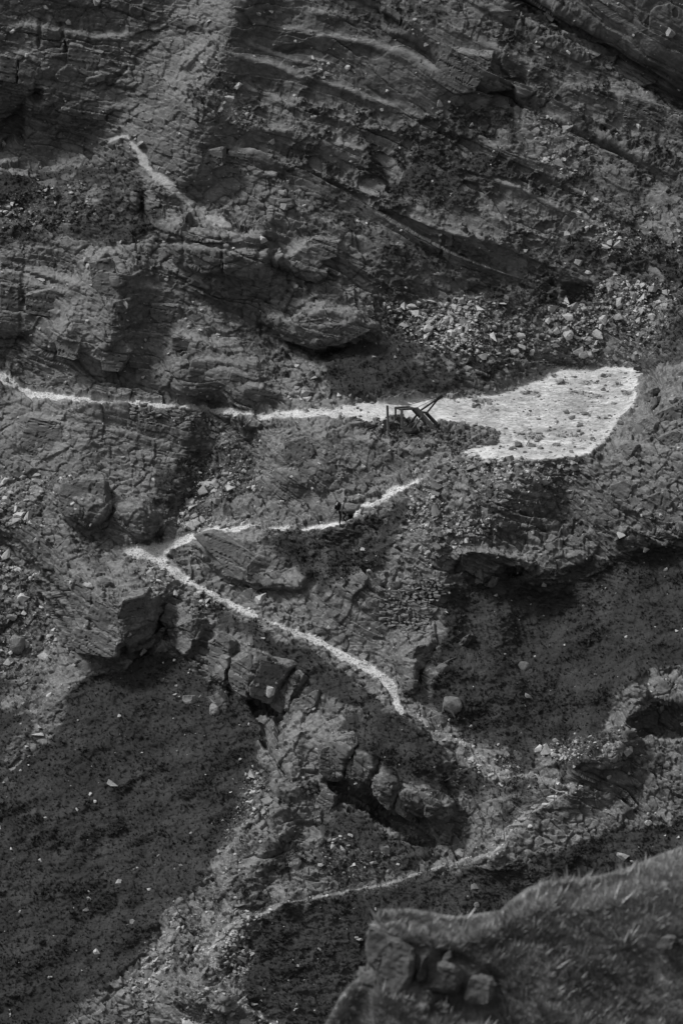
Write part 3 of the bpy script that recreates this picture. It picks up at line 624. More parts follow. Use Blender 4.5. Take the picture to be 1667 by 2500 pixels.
# ------------------------------------------------------------------ terrain objects: one surface cut into hillside, turf, footpaths, gravel floor
nv_, nu_ = PX.shape
idx = np.arange(nv_ * nu_).reshape(nv_, nu_)
quads = np.stack([idx[:-1, :-1], idx[1:, :-1], idx[1:, 1:], idx[:-1, 1:]], -1).reshape(-1, 4)
cl = np.zeros(PX.shape, np.int8)
cl[veg > .55] = 1
cl[(dimm > .5) & (cl == 0)] = 2
cl[ledgem > .5] = 2; cl[pathm > .5] = 2; cl[plat > .3] = 3
fc = cl[:-1, :-1].reshape(-1)
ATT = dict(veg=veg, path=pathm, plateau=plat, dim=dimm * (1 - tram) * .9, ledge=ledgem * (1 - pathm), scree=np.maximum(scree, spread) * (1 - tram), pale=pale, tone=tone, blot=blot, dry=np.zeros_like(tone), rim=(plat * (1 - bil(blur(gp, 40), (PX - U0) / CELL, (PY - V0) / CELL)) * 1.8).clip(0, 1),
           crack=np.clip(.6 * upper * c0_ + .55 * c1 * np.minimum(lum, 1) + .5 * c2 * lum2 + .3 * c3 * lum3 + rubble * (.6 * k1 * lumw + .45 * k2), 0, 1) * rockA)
VF = PF.reshape(-1, 3)
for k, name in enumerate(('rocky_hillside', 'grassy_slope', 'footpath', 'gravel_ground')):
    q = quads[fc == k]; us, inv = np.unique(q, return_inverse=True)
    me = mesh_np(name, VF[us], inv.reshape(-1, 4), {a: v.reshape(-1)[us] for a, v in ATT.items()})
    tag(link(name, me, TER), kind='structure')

# ------------------------------------------------------------------ stones
def stone_proto(seed, n=11, sx=1.0, sy=.8, sz=.55):
    r = random.Random(seed); bm = bmesh.new()
    for _ in range(n):
        v = Vector([r.gauss(0, 1) for _ in range(3)]).normalized()
        m = max(abs(c) for c in v); v = v * (.35 + .65 / m * .75)       # between a ball and a box
        bm.verts.new((v.x * sx * .5, v.y * sy * .5, v.z * sz * .5))
    res = bmesh.ops.convex_hull(bm, input=bm.verts)
    bmesh.ops.delete(bm, geom=[e for e in res['geom_interior'] if isinstance(e, bmesh.types.BMVert)], context='VERTS')
    bmesh.ops.triangulate(bm, faces=bm.faces); bmesh.ops.recalc_face_normals(bm, faces=bm.faces)
    V = np.array([v.co[:] for v in bm.verts]); bm.verts.index_update(); F = np.array([[v.index for v in f.verts] for f in bm.faces]); bm.free()
    return V, F
PROTO = [stone_proto(s, 10 + s % 5, 1.0, .6 + .06 * (s % 6), .35 + .07 * (s % 5)) for s in range(12)]
def frame(nv3, yaw, tilt=.4):
    up = Vector(nv3) * (1 - tilt) + Vector((0, 0, 1)) * tilt; up.normalize()
    a = Vector((math.cos(yaw), math.sin(yaw), 0)); a = (a - up * a.dot(up)).normalized(); b = up.cross(a)
    return np.array([a, b, up]).T
def merged(name, items, mat, smooth=False):
    """items: (V, F, 3x3 matrix with scale, location, tone) -> one mesh object"""
    Vs, Fs, Ts, off = [], [], [], 0
    for V, F, M, L, tn in items:
        Vs.append(V @ M.T + L); Fs.append(F + off); Ts.append(np.full(len(V), tn)); off += len(V)
    return link(name, mesh_np(name, np.concatenate(Vs), np.concatenate(Fs), {'tone': np.concatenate(Ts)}, smooth), mat)
def sample(weight, n):
    wgt = (weight / np.maximum((np.diff(au, prepend=au[0] - 1) ** -1)[None, :] * 0 + 1, 1)).ravel().astype(float)
    clear = ~(((PX > 780) & (PX < 872) & (PY > 1195) & (PY < 1300)) | ((PX > 925) & (PX < 1090) & (PY > 955) & (PY < 1030)))
    inside = clear.ravel() & ((PX > -60) & (PX < 1730) & (PY > -60) & (PY < 2560)).ravel()
    wgt = wgt * inside; wgt /= wgt.sum()
    return rng.choice(len(wgt), n, p=wgt)
PALESTONE = stone_mat('pale_quarry_stone', .24, .52); GREYSTONE = stone_mat('grey_slate_stone', .12, .30); DARKROCK = stone_mat('dark_outcrop_rock', .10, .17, 2.0)
scr_w = scree ** 1.6 * (1 - tram) * (.12 + sstep(-.15, .35, fbm(Q, .35, 641, 3)))
pick = sample(scr_w + .007 * (1 - tram) * (1 - .6 * veg) + .05 * dimm, 9000)
size = np.exp(rng.normal(math.log(.16), .72, len(pick))); size = np.clip(size, .06, 1.1); size[rng.uniform(size=len(size)) < .012] = rng.uniform(.6, 1.3)
items_all = []
for q, s_ in zip(pick, size):
    i, j = divmod(int(q), nu_)
    pf = PF[i, j]; M = frame(NF[i, j], rng.uniform(0, 6.28)); V, F = PROTO[rng.integers(12)]
    items_all.append((s_, i, j, V, F, M, pf + NF[i, j] * s_ * .10))
order = np.argsort([-a[0] for a in items_all])
AREAS = [('pale angular stone on the scree bank above the gravel floor', 'stones on the scree bank', lambda x, y: 880 < x and 600 < y < 905),
         ('grey slate stone on the loose slope below the gravel floor', 'stones on the loose slope', lambda x, y: 880 < x < 1450 and 1105 < y < 1480),
         ('pale stone in the rubble high on the strata slope', 'stones on the strata slope', lambda x, y: x > 480 and y < 600),
         ('pale stone beside the lower footpath and switchback', 'stones beside the switchback', lambda x, y: 330 < x < 760 and 1240 < y < 1520),
         ('pale stone in the rubble gully at the left edge', 'stones in the left gully', lambda x, y: x < 200 and 1150 < y < 1850),
         ('stone strewn along the rocky rib beside the dark heather', 'stones on the rocky rib', lambda x, y: x < 720 and y > 1850)]
pm = []
for V, F in PROTO[:8]: pm.append(mesh_np('scree_stone', V, F, {'tone': np.full(len(V), .3)}, False)); pm[-1].materials.append(PALESTONE)
gm = []
for V, F in PROTO[:8]: gm.append(mesh_np('scree_stone', V, F, {'tone': np.full(len(V), .3)}, False)); gm[-1].materials.append(GREYSTONE)
rest, nind = [], 0
def matrix(M, s_, L):
    m = Matrix.Identity(4)
    for a in range(3):
        for b in range(3): m[a][b] = float(M[a, b] * s_)
        m[a][3] = float(L[a])
    return m
for o_ in order:
    s_, i, j, V, F, M, L = items_all[o_]; px, py = PX[i, j], PY[i, j]
    ar = next((a for a in AREAS if a[2](px, py)), None) if nind < 285 and 5 < px < 1660 and 5 < py < 2490 and not (py > 2000 and px > 820) else None
    if ar is None: rest.append((V, F, M * s_, L, rng.uniform())); continue
    gi = AREAS.index(ar); o = bpy.data.objects.new('scree_stone', (gm if gi in (1, 5) else pm)[nind % 8]); col.objects.link(o)
    o.matrix_world = matrix(M, s_, L); tag(o, ar[0], 'stone', ar[1]); nind += 1
pick = sample(np.where(inpoly(pp("860,1030 940,1000 1080,1010 1240,1050 1240,1100 1000,1095 900,1080"), PX, PY), 1.0, 0) * (1 - plat), 420)
mound = []
for q in pick:
    i, j = divmod(int(q), nu_); s_ = float(np.clip(np.exp(rng.normal(-1.35, .5)), .08, .8)); V, F = PROTO[rng.integers(12)]
    mound.append((V, F, frame(NF[i, j], rng.uniform(0, 6.28)) * s_, PF[i, j] + NF[i, j] * s_ * .12, rng.uniform()))
tag(merged('mound_stones', mound, stone_mat('dark_mound_stone', .07, .20)), kind='stuff')
tag(merged('loose_stones', rest, PALESTONE), kind='stuff')
pick = sample(sstep(.06, .3, plat) * sstep(.8, .4, plat) + .05 * plat, 900)
tag(merged('edge_stones', [(lambda V, F, i, j, s_: (V, F, frame(NF[i, j], rng.uniform(0, 6.28)) * s_, PF[i, j] + NF[i, j] * s_ * .12, rng.uniform()))(*PROTO[rng.integers(12)], *divmod(int(q), nu_), float(np.clip(np.exp(rng.normal(-1.6, .55)), .08, .8))) for q in pick], GREYSTONE), kind='stuff')
# pebbles and grit on path edges
pick = sample(sstep(.05, .5, pathm + .6 * plat) * (1 - .75 * plat) + .25 * sstep(.1, .5, dimm), 5000)
tag(merged('path_gravel', [(lambda V, F, i, j, s_: (V, F, frame(NF[i, j], rng.uniform(0, 6.28)) * s_, PF[i, j] + NF[i, j] * s_ * .1, rng.uniform()))(*PROTO[rng.integers(12)], *divmod(int(q), nu_), float(np.clip(np.exp(rng.normal(-2.2, .4)), .05, .35))) for q in pick], stone_mat('pale_path_stone', .35, .70)), kind='stuff')

# named boulders: photo pixel, size in pixels (w, h, depth factor), label, material
def boulder(name, px, py, wpx, hpx, label, mat, seed, cat='boulder', group=None, yaw=0., sink=.3, thick=.8, D=None, pos=None, lay=.05):
    p, n, ns = at(px, py) if pos is None else (pos, np.array([0, -.6, .8]), np.array([0, -.6, .8]))
    mpp = np.linalg.norm(p - CAM) / F_PX; wm, hm = wpx * mpp, hpx * mpp
    bm = bmesh.new(); V, F = stone_proto(seed, 16, wm, wm * thick, hm)
    vs = [bm.verts.new(v) for v in V]
    for f in F: bm.faces.new([vs[k] for k in f])
    bmesh.ops.dissolve_limit(bm, angle_limit=.35, verts=bm.verts, edges=bm.edges)
    bmesh.ops.bevel(bm, geom=list(bm.edges), offset=.04 * wm, segments=1, affect='EDGES')
    bmesh.ops.triangulate(bm, faces=bm.faces)
    bmesh.ops.subdivide_edges(bm, edges=bm.edges, cuts=3, use_grid_fill=True)
    bm.normal_update(); C = np.array([v.co[:] for v in bm.verts]) + seed * 13.7; NN = np.array([v.normal[:] for v in bm.verts])
    q = tuple(C.T / max(wm, .3)); st = C[:, 2] / (hm * .22) + .5 * fbm(q, 2., 5, 2)
    dd = wm * (.05 * fbm(q, 3., 3, 3) + lay * (h1(np.floor(st).astype(np.int32), seed) - .5))
    for v, d_, n_ in zip(bm.verts, dd, NN): v.co += Vector(n_ * d_)
    me = bpy.data.meshes.new(name); bm.to_mesh(me); bm.free()
    o = link(name, me, mat); o.location = p + np.array([0, 0, hm * (.5 - sink)]); o.rotation_euler = (0, 0, yaw)
    return tag(o, label, cat, group)

# ------------------------------------------------------------------ heather and grass tufts over the slopes (uncountable)
def tufts(name, pts, nrmls, hts, mat, nb=6, wid=.10, lean=(.25, 0, .0), seed=3):
    r = np.random.default_rng(seed); n = len(pts); m = n * nb
    base = np.repeat(pts, nb, 0); up = np.repeat(nrmls * .45 + np.array([0, 0, .55]), nb, 0); hh = np.repeat(hts, nb) * r.uniform(.6, 1.25, m)
    ang = r.uniform(0, 2 * np.pi, m); out = np.stack([np.cos(ang), np.sin(ang), np.zeros(m)], -1)
    side = np.stack([-np.sin(ang), np.cos(ang), np.zeros(m)], -1)
    base = base + out * (hh * r.uniform(0, .4, m))[:, None]
    d = up + out * r.uniform(.1, .8, m)[:, None] + np.array(lean); d /= np.linalg.norm(d, axis=-1, keepdims=True)
    tip = base + d * hh[:, None]; wv = side * (hh * wid)[:, None]
    V = np.stack([base - wv - up * .04, base + wv - up * .04, tip], 1).reshape(-1, 3); F = np.arange(m * 3).reshape(-1, 3)
    tn = np.repeat(np.clip(r.normal(.5, .28, n), 0, 1), nb); tn = np.clip(tn + r.normal(0, .12, m), 0, 1)
    return tag(link(name, mesh_np(name, V, F, {'tone': np.repeat(tn, 3)}, False), mat), kind='stuff')
HEATH = blade_mat('heather_leaf', .034, .07)
pick = sample(veg * (.06 + blot) * (1 - np.maximum(tram, dimm)), 13000); ii, jj = np.divmod(pick, nu_)
TURF = blade_mat('turf_blade', .030, .062)
pk2 = sample(veg * (1 - np.maximum(tram, dimm)), 26000); i2, j2 = np.divmod(pk2, nu_)
tufts('turf', PF[i2, j2], NF[i2, j2], np.clip(np.exp(rng.normal(math.log(.085), .3, len(pk2))), .05, .25), TURF, 7, .3, (.35, -.45, 0), 5)
tufts('heather', PF[ii, jj], NF[ii, jj], np.clip(np.exp(rng.normal(math.log(.13), .35, len(pick))), .06, .35), HEATH, 7, .2)

# ------------------------------------------------------------------ foreground knoll, out of focus, nearer the camera
CREST = pp("700,2640 760,2560 800,2500 830,2442 862,2408 882,2398 893,2330 904,2258 925,2229 1000,2226 1080,2241 1120,2247 1180,2238 1222,2232 1250,2206 1290,2176 1340,2158 1400,2157 1450,2149 1530,2130 1594,2104 1640,2086 1667,2076 1760,2046 1900,2005")
fu = np.arange(705, 1880, 2.6); cr = np.interp(fu, *np.array(CREST).T)
nt_ = 260; tt = np.linspace(0, 1, nt_) ** 1.15
KX = np.repeat(fu[None], nt_, 0); KY = cr[None] + tt[:, None] * (2760 - cr[None])
dl = KY - cr[None]
capw = np.interp(fu, [890, 930, 1100, 1230, 1400, 1900], [30, 48, 60, 40, 60, 90])[None]
slope_px = np.where(dl < capw, 1.5, np.where(dl < capw + 50, .25, .5))
slope_px = np.where((KX < 905), .25, slope_px)
inc = slope_px * np.diff(KY, axis=0, prepend=KY[:1]) / F_PX
KD = 60.0 * np.exp(-np.cumsum(blur(inc, 2), 0)) + (fu[None] - 1200) * .0022
KP = unproj(KX, KY, KD)
kq = tuple(KP[..., i].astype(np.float32) for i in range(3))
kn = normals(KP)
if (kn * (CAM - KP)).sum(-1).mean() < 0: kn = -kn
wig = 22 * fbm(kq, 1.2, 751, 3)
dryk = np.clip(.25 + sstep(1.15, .3, (dl + wig) / capw) + .5 * sstep(0, .4, fbm(kq, .8, 753, 3)), 0, 1)
rocky = blur((inpoly(pp("870,2250 900,2262 940,2275 1000,2300 1120,2330 1230,2390 1220,2500 1040,2500 1000,2440 930,2420 870,2410"), KX + wig, KY + wig)).astype(float), 4)
kd = .16 * fbm(kq, .9, 701, 3) + .06 * fbm(kq, 4., 711, 3) * (1 + rocky)
kd += rocky * (.18 * fbm(kq, 2., 721, 2) + .15 * (h1(np.floor(kq[0] * 1.3 + kq[2] * .8 + fbm(kq, .8, 722, 2)).astype(np.int32), 5) - .5) - .12)
kd += .25 * fbm(kq, .35, 731, 2) + .07 * fbm(kq, 2.2, 733, 3, .6, fn=np.abs)
KP = KP + kn * kd[..., None] * np.clip(dl / 14, np.where(KX < 915, .7, .12), 1)[..., None]
# far side of the knoll falls away behind the crest
back = [KP[:1] + np.array([0, a, -b]) for a, b in ((4.5, 6.5), (3., 3.2), (1.6, 1.2), (.6, .22))]
KA = np.concatenate(back + [KP], 0); nb0 = len(back)
kr, kc = KA.shape[:2]; ki = np.arange(kr * kc).reshape(kr, kc)
kquad = np.stack([ki[:-1, :-1], ki[1:, :-1], ki[1:, 1:], ki[:-1, 1:]], -1).reshape(-1, 4)
kv = np.concatenate([np.zeros((nb0, kc)), 1 - rocky], 0); zz = np.zeros(kr * kc)
me = mesh_np('grassy_knoll', KA.reshape(-1, 3), kquad, dict(veg=kv, path=zz, plateau=zz, dim=zz, ledge=zz, scree=zz, pale=zz, tone=np.full(kr * kc, .4), crack=zz, rim=zz, blot=zz, dry=np.concatenate([np.zeros((nb0, kc)), dryk], 0)))
tag(link('grassy_knoll', me, TER), kind='structure')
kn2 = normals(KP)
if (kn2 * (CAM - KP)).sum(-1).mean() < 0: kn2 = -kn2
kw = (1 - rocky) * (.35 + .65 * sstep(-.3, .4, fbm(kq, 1.1, 741, 3))) * (KX > 790); kw = kw * (1 + 1.0 * dryk) * (KX > 790); kw = (kw / kw.sum()).ravel()
pk = rng.choice(len(kw), 60000, p=kw); ii, jj = np.divmod(pk, kc)
GRASS = blade_mat('pale_hill_grass', .12, .46); CAPGRASS = blade_mat('bleached_lip_grass', .24, .60)
top = (dryk[ii, jj] + rng.normal(0, .2, len(pk))) > .55
hg = np.exp(rng.normal(math.log(.062), .45, len(pk))) * np.where(rng.uniform(size=len(pk)) < .05, 1.8, 1)
for q_, m_ in ((~top, GRASS), (top, CAPGRASS)):
    tufts('hill_grass', KP[ii, jj][q_], kn2[ii, jj][q_], hg[q_], m_, 9, .08, (.1, -.25, -.05), 9)

def knoll_at(px, py):
    j = int(np.argmin(np.abs(fu - px))); i = int(np.argmin(np.abs(KY[:, j] - py))); return KP[i, j].copy()
# ------------------------------------------------------------------ boulders and blocks on the hillside
B = [(1200, 1084, 30, 22, 'dark rounded boulder at the end of the derrick mound', DARKROCK), (1263, 1089, 28, 24, 'grey boulder on the mossy hump with a leaning stake', GREYSTONE),
     (1250, 1096, 26, 15, 'dark rock in front of the two stones on the gravel floor', DARKROCK), (1297, 1089, 22, 18, 'dark round boulder beside the leaning stake', DARKROCK),
     (1281, 1104, 14, 8, 'small dark stone between two boulders on the gravel edge', DARKROCK), (1358, 1085, 26, 14, 'low flat rock alone on the front of the gravel floor', GREYSTONE),
     (1402, 1090, 9, 9, 'single small dark stone on the gravel floor', DARKROCK), (1330, 1122, 20, 8, 'flat dark slab at the front lip of the gravel floor', DARKROCK),
     (856, 1240, 54, 40, 'large rounded rock behind the walker', ROCK), (888, 1142, 16, 16, 'pale round stone on the slope above the walker', PALESTONE),
     (20, 930, 14, 26, 'upright pointed stone on the edge of the upper path', DARKROCK), (1514, 1032, 24, 20, 'dark block against the wall right of the gravel floor', DARKROCK),
     (888, 1341, 24, 16, 'pale boulder on the turf below the walker', PALESTONE), (900, 1396, 14, 11, 'small pale boulder above the dry stone wall', PALESTONE),
     (525, 1740, 34, 52, 'upright block standing in the heather below the ledges', GREYSTONE), (432, 1678, 12, 8, 'white stone on the dark heather below the ledges', PALESTONE),
     (466, 1704, 54, 46, 'pale low slab in the heather left of the upright block', GREYSTONE),
     (1197, 1896, 20, 18, 'pale block beside the dim lower path', PALESTONE), (1163, 2212, 20, 20, 'pale boulder on the dark slope behind the knoll', PALESTONE),
     (1280, 1630, 44, 40, 'rock lump in the dark right-hand slope', GREYSTONE), (720, 2118, 44, 46, 'pale slab on the rocky rib above the thin trail', GREYSTONE),
     (40, 1575, 60, 70, 'big pale block in the left rubble gully', GREYSTONE), (1255, 860, 26, 18, 'large pale boulder in the middle of the scree bank', PALESTONE),
     (1270, 868, 22, 12, 'flat pale boulder low on the scree bank', PALESTONE), (1620, 752, 26, 22, 'pale boulder at the right end of the scree bank', PALESTONE),
     (770, 1828, 14, 8, 'white block beside the undercut outcrop', PALESTONE), (1410, 2055, 22, 24, 'grey block on the dark slope right of the stone steps', GREYSTONE),
     (940, 2085, 30, 40, 'leaning stone below the undercut outcrop', GREYSTONE), (325, 2250, 22, 20, 'lone grey stone in the dark heather', GREYSTONE), (212, 2226, 22, 14, 'low stone at the far end of the heather slope', GREYSTONE),
     (1105, 1730, 60, 60, 'cracked block beside the path corner', DARKROCK), (1080, 1640, 44, 40, 'slab on the bank above the path corner', GREYSTONE),
     (700, 500, 60, 30, 'broad pale block on the rubble ridge', GREYSTONE), (660, 425, 60, 24, 'long tilted block topping the rubble ridge', GREYSTONE), (690, 475, 30, 22, 'cubic boulder in the rubble ridge', GREYSTONE),
     (262, 1425, 46, 32, 'tilted block perched on the buttress edge', GREYSTONE), (310, 1452, 40, 22, 'flat stone capping the buttress corner', GREYSTONE)]
for k, (px, py, w_, h_, lab, m) in enumerate(B):
    boulder('boulder', px, py, w_, h_, lab, m, 100 + k, yaw=random.uniform(-.6, .6), sink=.45)

# jointed blocks standing proud of the slope: face outline in pixels, slope, aspect, side offset (px, px, m), label
BLK = [
 ("1567,962 1590,948 1592,975 1572,988", 68, -34, (16, -4, .8), 'upright grey block on the bluff at the right edge of the gravel floor'),
 ("1578,995 1598,968 1602,985 1588,1004", 62, -40, (14, -2, .7), 'pale sloping slab on the bluff beside the gravel floor'),
 ("1545,1040 1575,1020 1600,1035 1590,1060 1560,1066", 60, -24, (14, -6, .8), 'low broad block on the bluff below the pale sloping slab'),
 ("1600,1010 1640,990 1667,1000 1660,1034 1620,1040", 70, -10, (14, -6, 1.0), 'dark broad block high on the bluff at the right edge of the photo'),
 ("1600,1070 1640,1052 1690,1060 1690,1090 1630,1096", 70, -6, (14, -8, 1.0), 'dark ledge block under the dark broad block on the right bluff'),
 ("1500,1096 1530,1080 1552,1090 1540,1112 1512,1118", 60, -30, (10, -4, .7), 'small angular block where the bluff meets the front of the gravel floor'),
 ("1480,1190 1520,1170 1545,1185 1530,1225 1490,1230", 72, -12, (12, -4, .9), 'jutting block on the dark slope under the right bluff'),
 ("1560,1220 1610,1200 1640,1225 1600,1290 1570,1270", 76, -8, (12, -4, 1.0), 'tall dark block under the right bluff'),
 ("60,720 120,705 200,722 190,760 120,775 62,765", 78, 8, (6, -8, 1.0), 'broad bedded face on the left cliff above the upper path'),
 ("0,690 45,700 50,770 0,780", 78, 8, (6, -8, 1.0), 'cracked block at the left edge above the upper path'),
 ("215,640 262,632 300,700 270,740 225,700", 66, 6, (10, -4, 1.0), 'jutting head of the rocky spur above the upper path'),
 ("130,815 165,790 200,830 185,880 140,870", 64, -14, (8, -2, .8), 'cracked pale block low on the rocky spur'),
 ("240,850 285,820 320,860 290,910 250,905", 66, 8, (8, -3, .8), 'angular block in the middle of the rocky spur'),
 ("330,1030 372,1016 400,1046 384,1092 340,1080", 70, 8, (8, -4, .9), 'broken block right below the short dry stone wall'),
 ("70,1020 150,1030 160,1110 90,1130 50,1080", 68, -8, (6, -4, .8), 'smooth pale panel of rock below the left end of the upper path'),
 ("690,1080 740,1066 772,1100 740,1150 695,1130", 66, -10, (10, -4, .9), 'tilted block of the outcrop between the upper path and the walker'),
 ("150,1180 190,1168 256,1172 262,1255 240,1285 200,1270 160,1262 140,1240", 66, -14, (14, 4, 1.2), 'big square rock block under the upper rock wall, left of the switchback'),
 ("290,1238 350,1232 372,1256 362,1322 330,1308 300,1290 275,1262", 64, 4, (12, -6, 1.1), 'tilted flat-faced slab just above the switchback'),
 ("440,1526 479,1509 468,1539 462,1608 450,1604 446,1561", 76, -24, (34, 2, 1.0), 'leaning slab first from the left in the row of blocks below the descending path'),
 ("511,1571 535,1541 563,1563 559,1591 557,1621 548,1669 533,1667 507,1639 509,1604", 74, -22, (16, 2, 1.0), 'tall pale-faced block second in the row below the descending path'),
 ("560,1622 592,1606 611,1595 618,1625 596,1672 603,1704 585,1696 560,1672", 76, -28, (18, 6, .8), 'thin layered block pressed against the dark square-faced block'),
 ("635,1611 691,1621 706,1630 681,1676 657,1719 611,1702 609,1682 629,1630", 82, 22, (30, -10, 2.0), 'large dark square-faced block in the row below the descending path'),
 ("704,1652 728,1634 743,1647 711,1704 685,1741 657,1723 670,1695", 66, -32, (16, 8, 1.0), 'pale sloping slab just right of the dark square-faced block'),
 ("720,1708 748,1695 778,1678 770,1720 730,1760 700,1780 690,1750", 62, -32, (14, 8, .8), 'low sloping slab last in the row of blocks'),
 ("784,1827 801,1820 855,1839 840,1876 828,1910 799,1907 779,1885 778,1856", 82, 4, (12, -6, 1.6), 'dark leftmost block of the undercut outcrop'),
 ("796,1810 857,1798 869,1822 852,1837 823,1830", 58, 0, (8, -10, 1.2), 'cap rock lying on the dark leftmost block of the undercut outcrop'),
 ("857,1849 891,1844 920,1856 915,1888 896,1919 867,1907 841,1902 844,1878", 80, -4, (14, -4, 1.4), 'second block of the undercut outcrop, above the cave'),
 ("927,1905 942,1885 976,1910 964,1951 949,1975 922,1951", 78, -26, (10, 5, .9), 'pale lined slab in the middle of the undercut outcrop'),
 ("908,1924 915,1898 927,1895 920,1941 913,1941", 78, -36, (8, 0, .5), 'narrow slab at the left of the pale lined slab'),
 ("966,1953 985,1917 1010,1922 1002,1948 985,1973 990,2002 961,1980", 78, -26, (34, 16, .9), 'pale lined slab at the lower end of the undercut outcrop'),
 ("1034,1990 1039,1958 1058,1963 1060,1990 1046,1997", 78, -6, (10, 3, .7), 'small dark block right of the pale lined slabs'),
 ("1060,1990 1068,1965 1094,1973 1094,1992 1075,2002", 74, 4, (10, 0, .8), 'small square block at the right end of the undercut outcrop'),
 ("1070,2050 1082,2007 1109,2011 1104,2031 1099,2065 1075,2065", 76, -4, (12, 4, .8), 'lowest block hanging at the right end of the undercut outcrop'),
 ("770,1956 789,1924 816,1941 816,1963 796,2002 784,1997 762,1978", 74, -22, (8, 5, .7), 'pale pointed block under the left end of the undercut outcrop'),
 ("173,1436 184,1401 217,1422 228,1462 211,1503 192,1499 182,1474", 78, -26, (10, -2, 1.2), 'upper left block of the buttress under the switchback'),
 ("220,1489 232,1462 266,1485 289,1495 291,1531 274,1547 247,1539 213,1505", 79, -30, (22, -8, 1.6), 'middle block on the buttress face under the switchback'),
 ("184,1531 207,1537 247,1541 285,1570 282,1606 236,1602 186,1596 178,1566", 77, -32, (12, 0, 1.4), 'broad lowest block of the buttress face'),
 ("291,1495 299,1466 350,1455 356,1485 350,1531 305,1577 299,1547", 86, 44, (20, -24, 2.0), 'dark right-hand face block of the buttress'),
 ("391,1516 408,1474 438,1483 438,1524 408,1537", 76, 0, (10, -6, 1.0), 'grey block at the right side of the buttress recess'),
 ("376,1554 394,1533 402,1533 385,1581", 74, -26, (8, 2, .6), 'slim leaning stone in the buttress recess'),
 ("473,1308 511,1298 596,1335 665,1388 601,1426 558,1394 511,1351", 70, -14, (14, -8, 1.5), 'long sloping wedge of rock above the descending path'),
 ("601,1383 628,1356 670,1372 681,1420 622,1447 601,1426", 74, 16, (10, -10, 1.4), 'dark blunt block at the right end of the long rock wedge'),
 ("420,822 516,838 511,856 420,856", 76, 12, (6, -8, 1.0), 'upper step of the stepped rock above the upper path'),
 ("468,880 532,886 511,912 457,923", 76, 14, (6, -8, 1.0), 'middle step of the stepped rock above the upper path'),
 ("564,907 628,928 612,939 558,928", 76, 14, (6, -8, .9), 'thin step of the stepped rock above the upper path'),
 ("601,944 649,950 684,962 668,970 633,965 590,960", 76, 14, (6, -9, 1.0), 'lowest step of the stepped rock beside the upper path'),
 ("367,742 436,747 447,785 394,795 367,774", 80, 8, (4, -8, 1.0), 'dark overhanging face on the rocky spur above the upper path'),
 ("971,1089 996,1087 976,1114 969,1110", 66, -10, (6, -4, .5), 'left cube of rock on the bank in front of the derrick'),
 ("996,1105 1010,1089 1024,1091 1008,1119", 66, -16, (6, -4, .5), 'right cube of rock on the bank in front of the derrick'),
 ("941,1089 969,1098 967,1110 939,1101", 66, -4, (6, -4, .5), 'small flat-faced rock left of the two cubes below the derrick'),
 ("900,1064 921,1068 918,1082 900,1078", 66, -4, (6, -4, .5), 'square rock below the scrap iron at the derrick'),
 ("986,1601 1020,1574 1010,1601 1004,1665 972,1644", 76, -30, (20, -4, 1.0), 'sharp-edged block overhanging the bend of the descending path'),
 ("1100,1580 1148,1543 1137,1569 1105,1596", 62, -20, (10, 4, .6), 'tilted slab on the bank below the dry stone wall'),
 ("1153,1388 1174,1383 1180,1426 1158,1426", 76, -20, (8, 2, .7), 'left upright of the outcrop beside the big dry stone wall'),
 ("1185,1399 1217,1410 1201,1436 1180,1431", 76, 6, (8, 2, .7), 'right upright of the outcrop beside the big dry stone wall'),
 ("656,775 713,788 790,775 850,790 905,806 845,838 772,856 690,830", 78, 6, (0, -18, 2.2), 'dark layered outcrop under an overhang above the derrick'),
 ("745,590 762,581 830,590 824,630 770,640 745,620", 70, 4, (4, -8, 1.0), 'pale-topped block in the middle of the strata slope'),
 ("1078,122 1200,140 1196,160 1158,225 1110,230 1046,190", 70, 6, (6, -14, 1.6), 'big rounded bluff high on the right of the strata slope'),
 ("1524,228 1667,276 1690,303 1520,287", 76, 4, (4, -10, 1.4), 'long dark square-cut face at the upper right edge'),
 ("1387,101 1461,138 1440,148 1400,130", 60, -6, (8, -6, .8), 'pale slab high in the upper right corner'),
 ("1461,143 1503,138 1493,165 1471,159", 64, -6, (8, -6, .8), 'pale cube between two slabs in the upper right corner'),
 ("1503,159 1599,202 1562,212 1498,175", 64, -4, (8, -6, .8), 'long pale slab lowest in the upper right corner'),
 ("0,133 43,143 40,207 0,197", 78, 14, (6, -8, 1.0), 'square block at the left edge of the upper left cliff'),
 ("48,149 90,175 80,218 43,207", 78, 14, (6, -8, 1.0), 'second block from the edge of the upper left cliff'),
 ("170,106 255,128 223,191 160,159", 76, 16, (6, -8, 1.0), 'smooth dark panel on the upper left cliff'),
 ("495,367 543,362 548,404 500,425", 74, -8, (8, -6, 1.0), 'rounded block on the spur right of the white ledge'),
 ("558,367 665,383 640,440 530,425", 72, 12, (6, -8, 1.2), 'smooth dark panel on the spur right of the white ledge')]
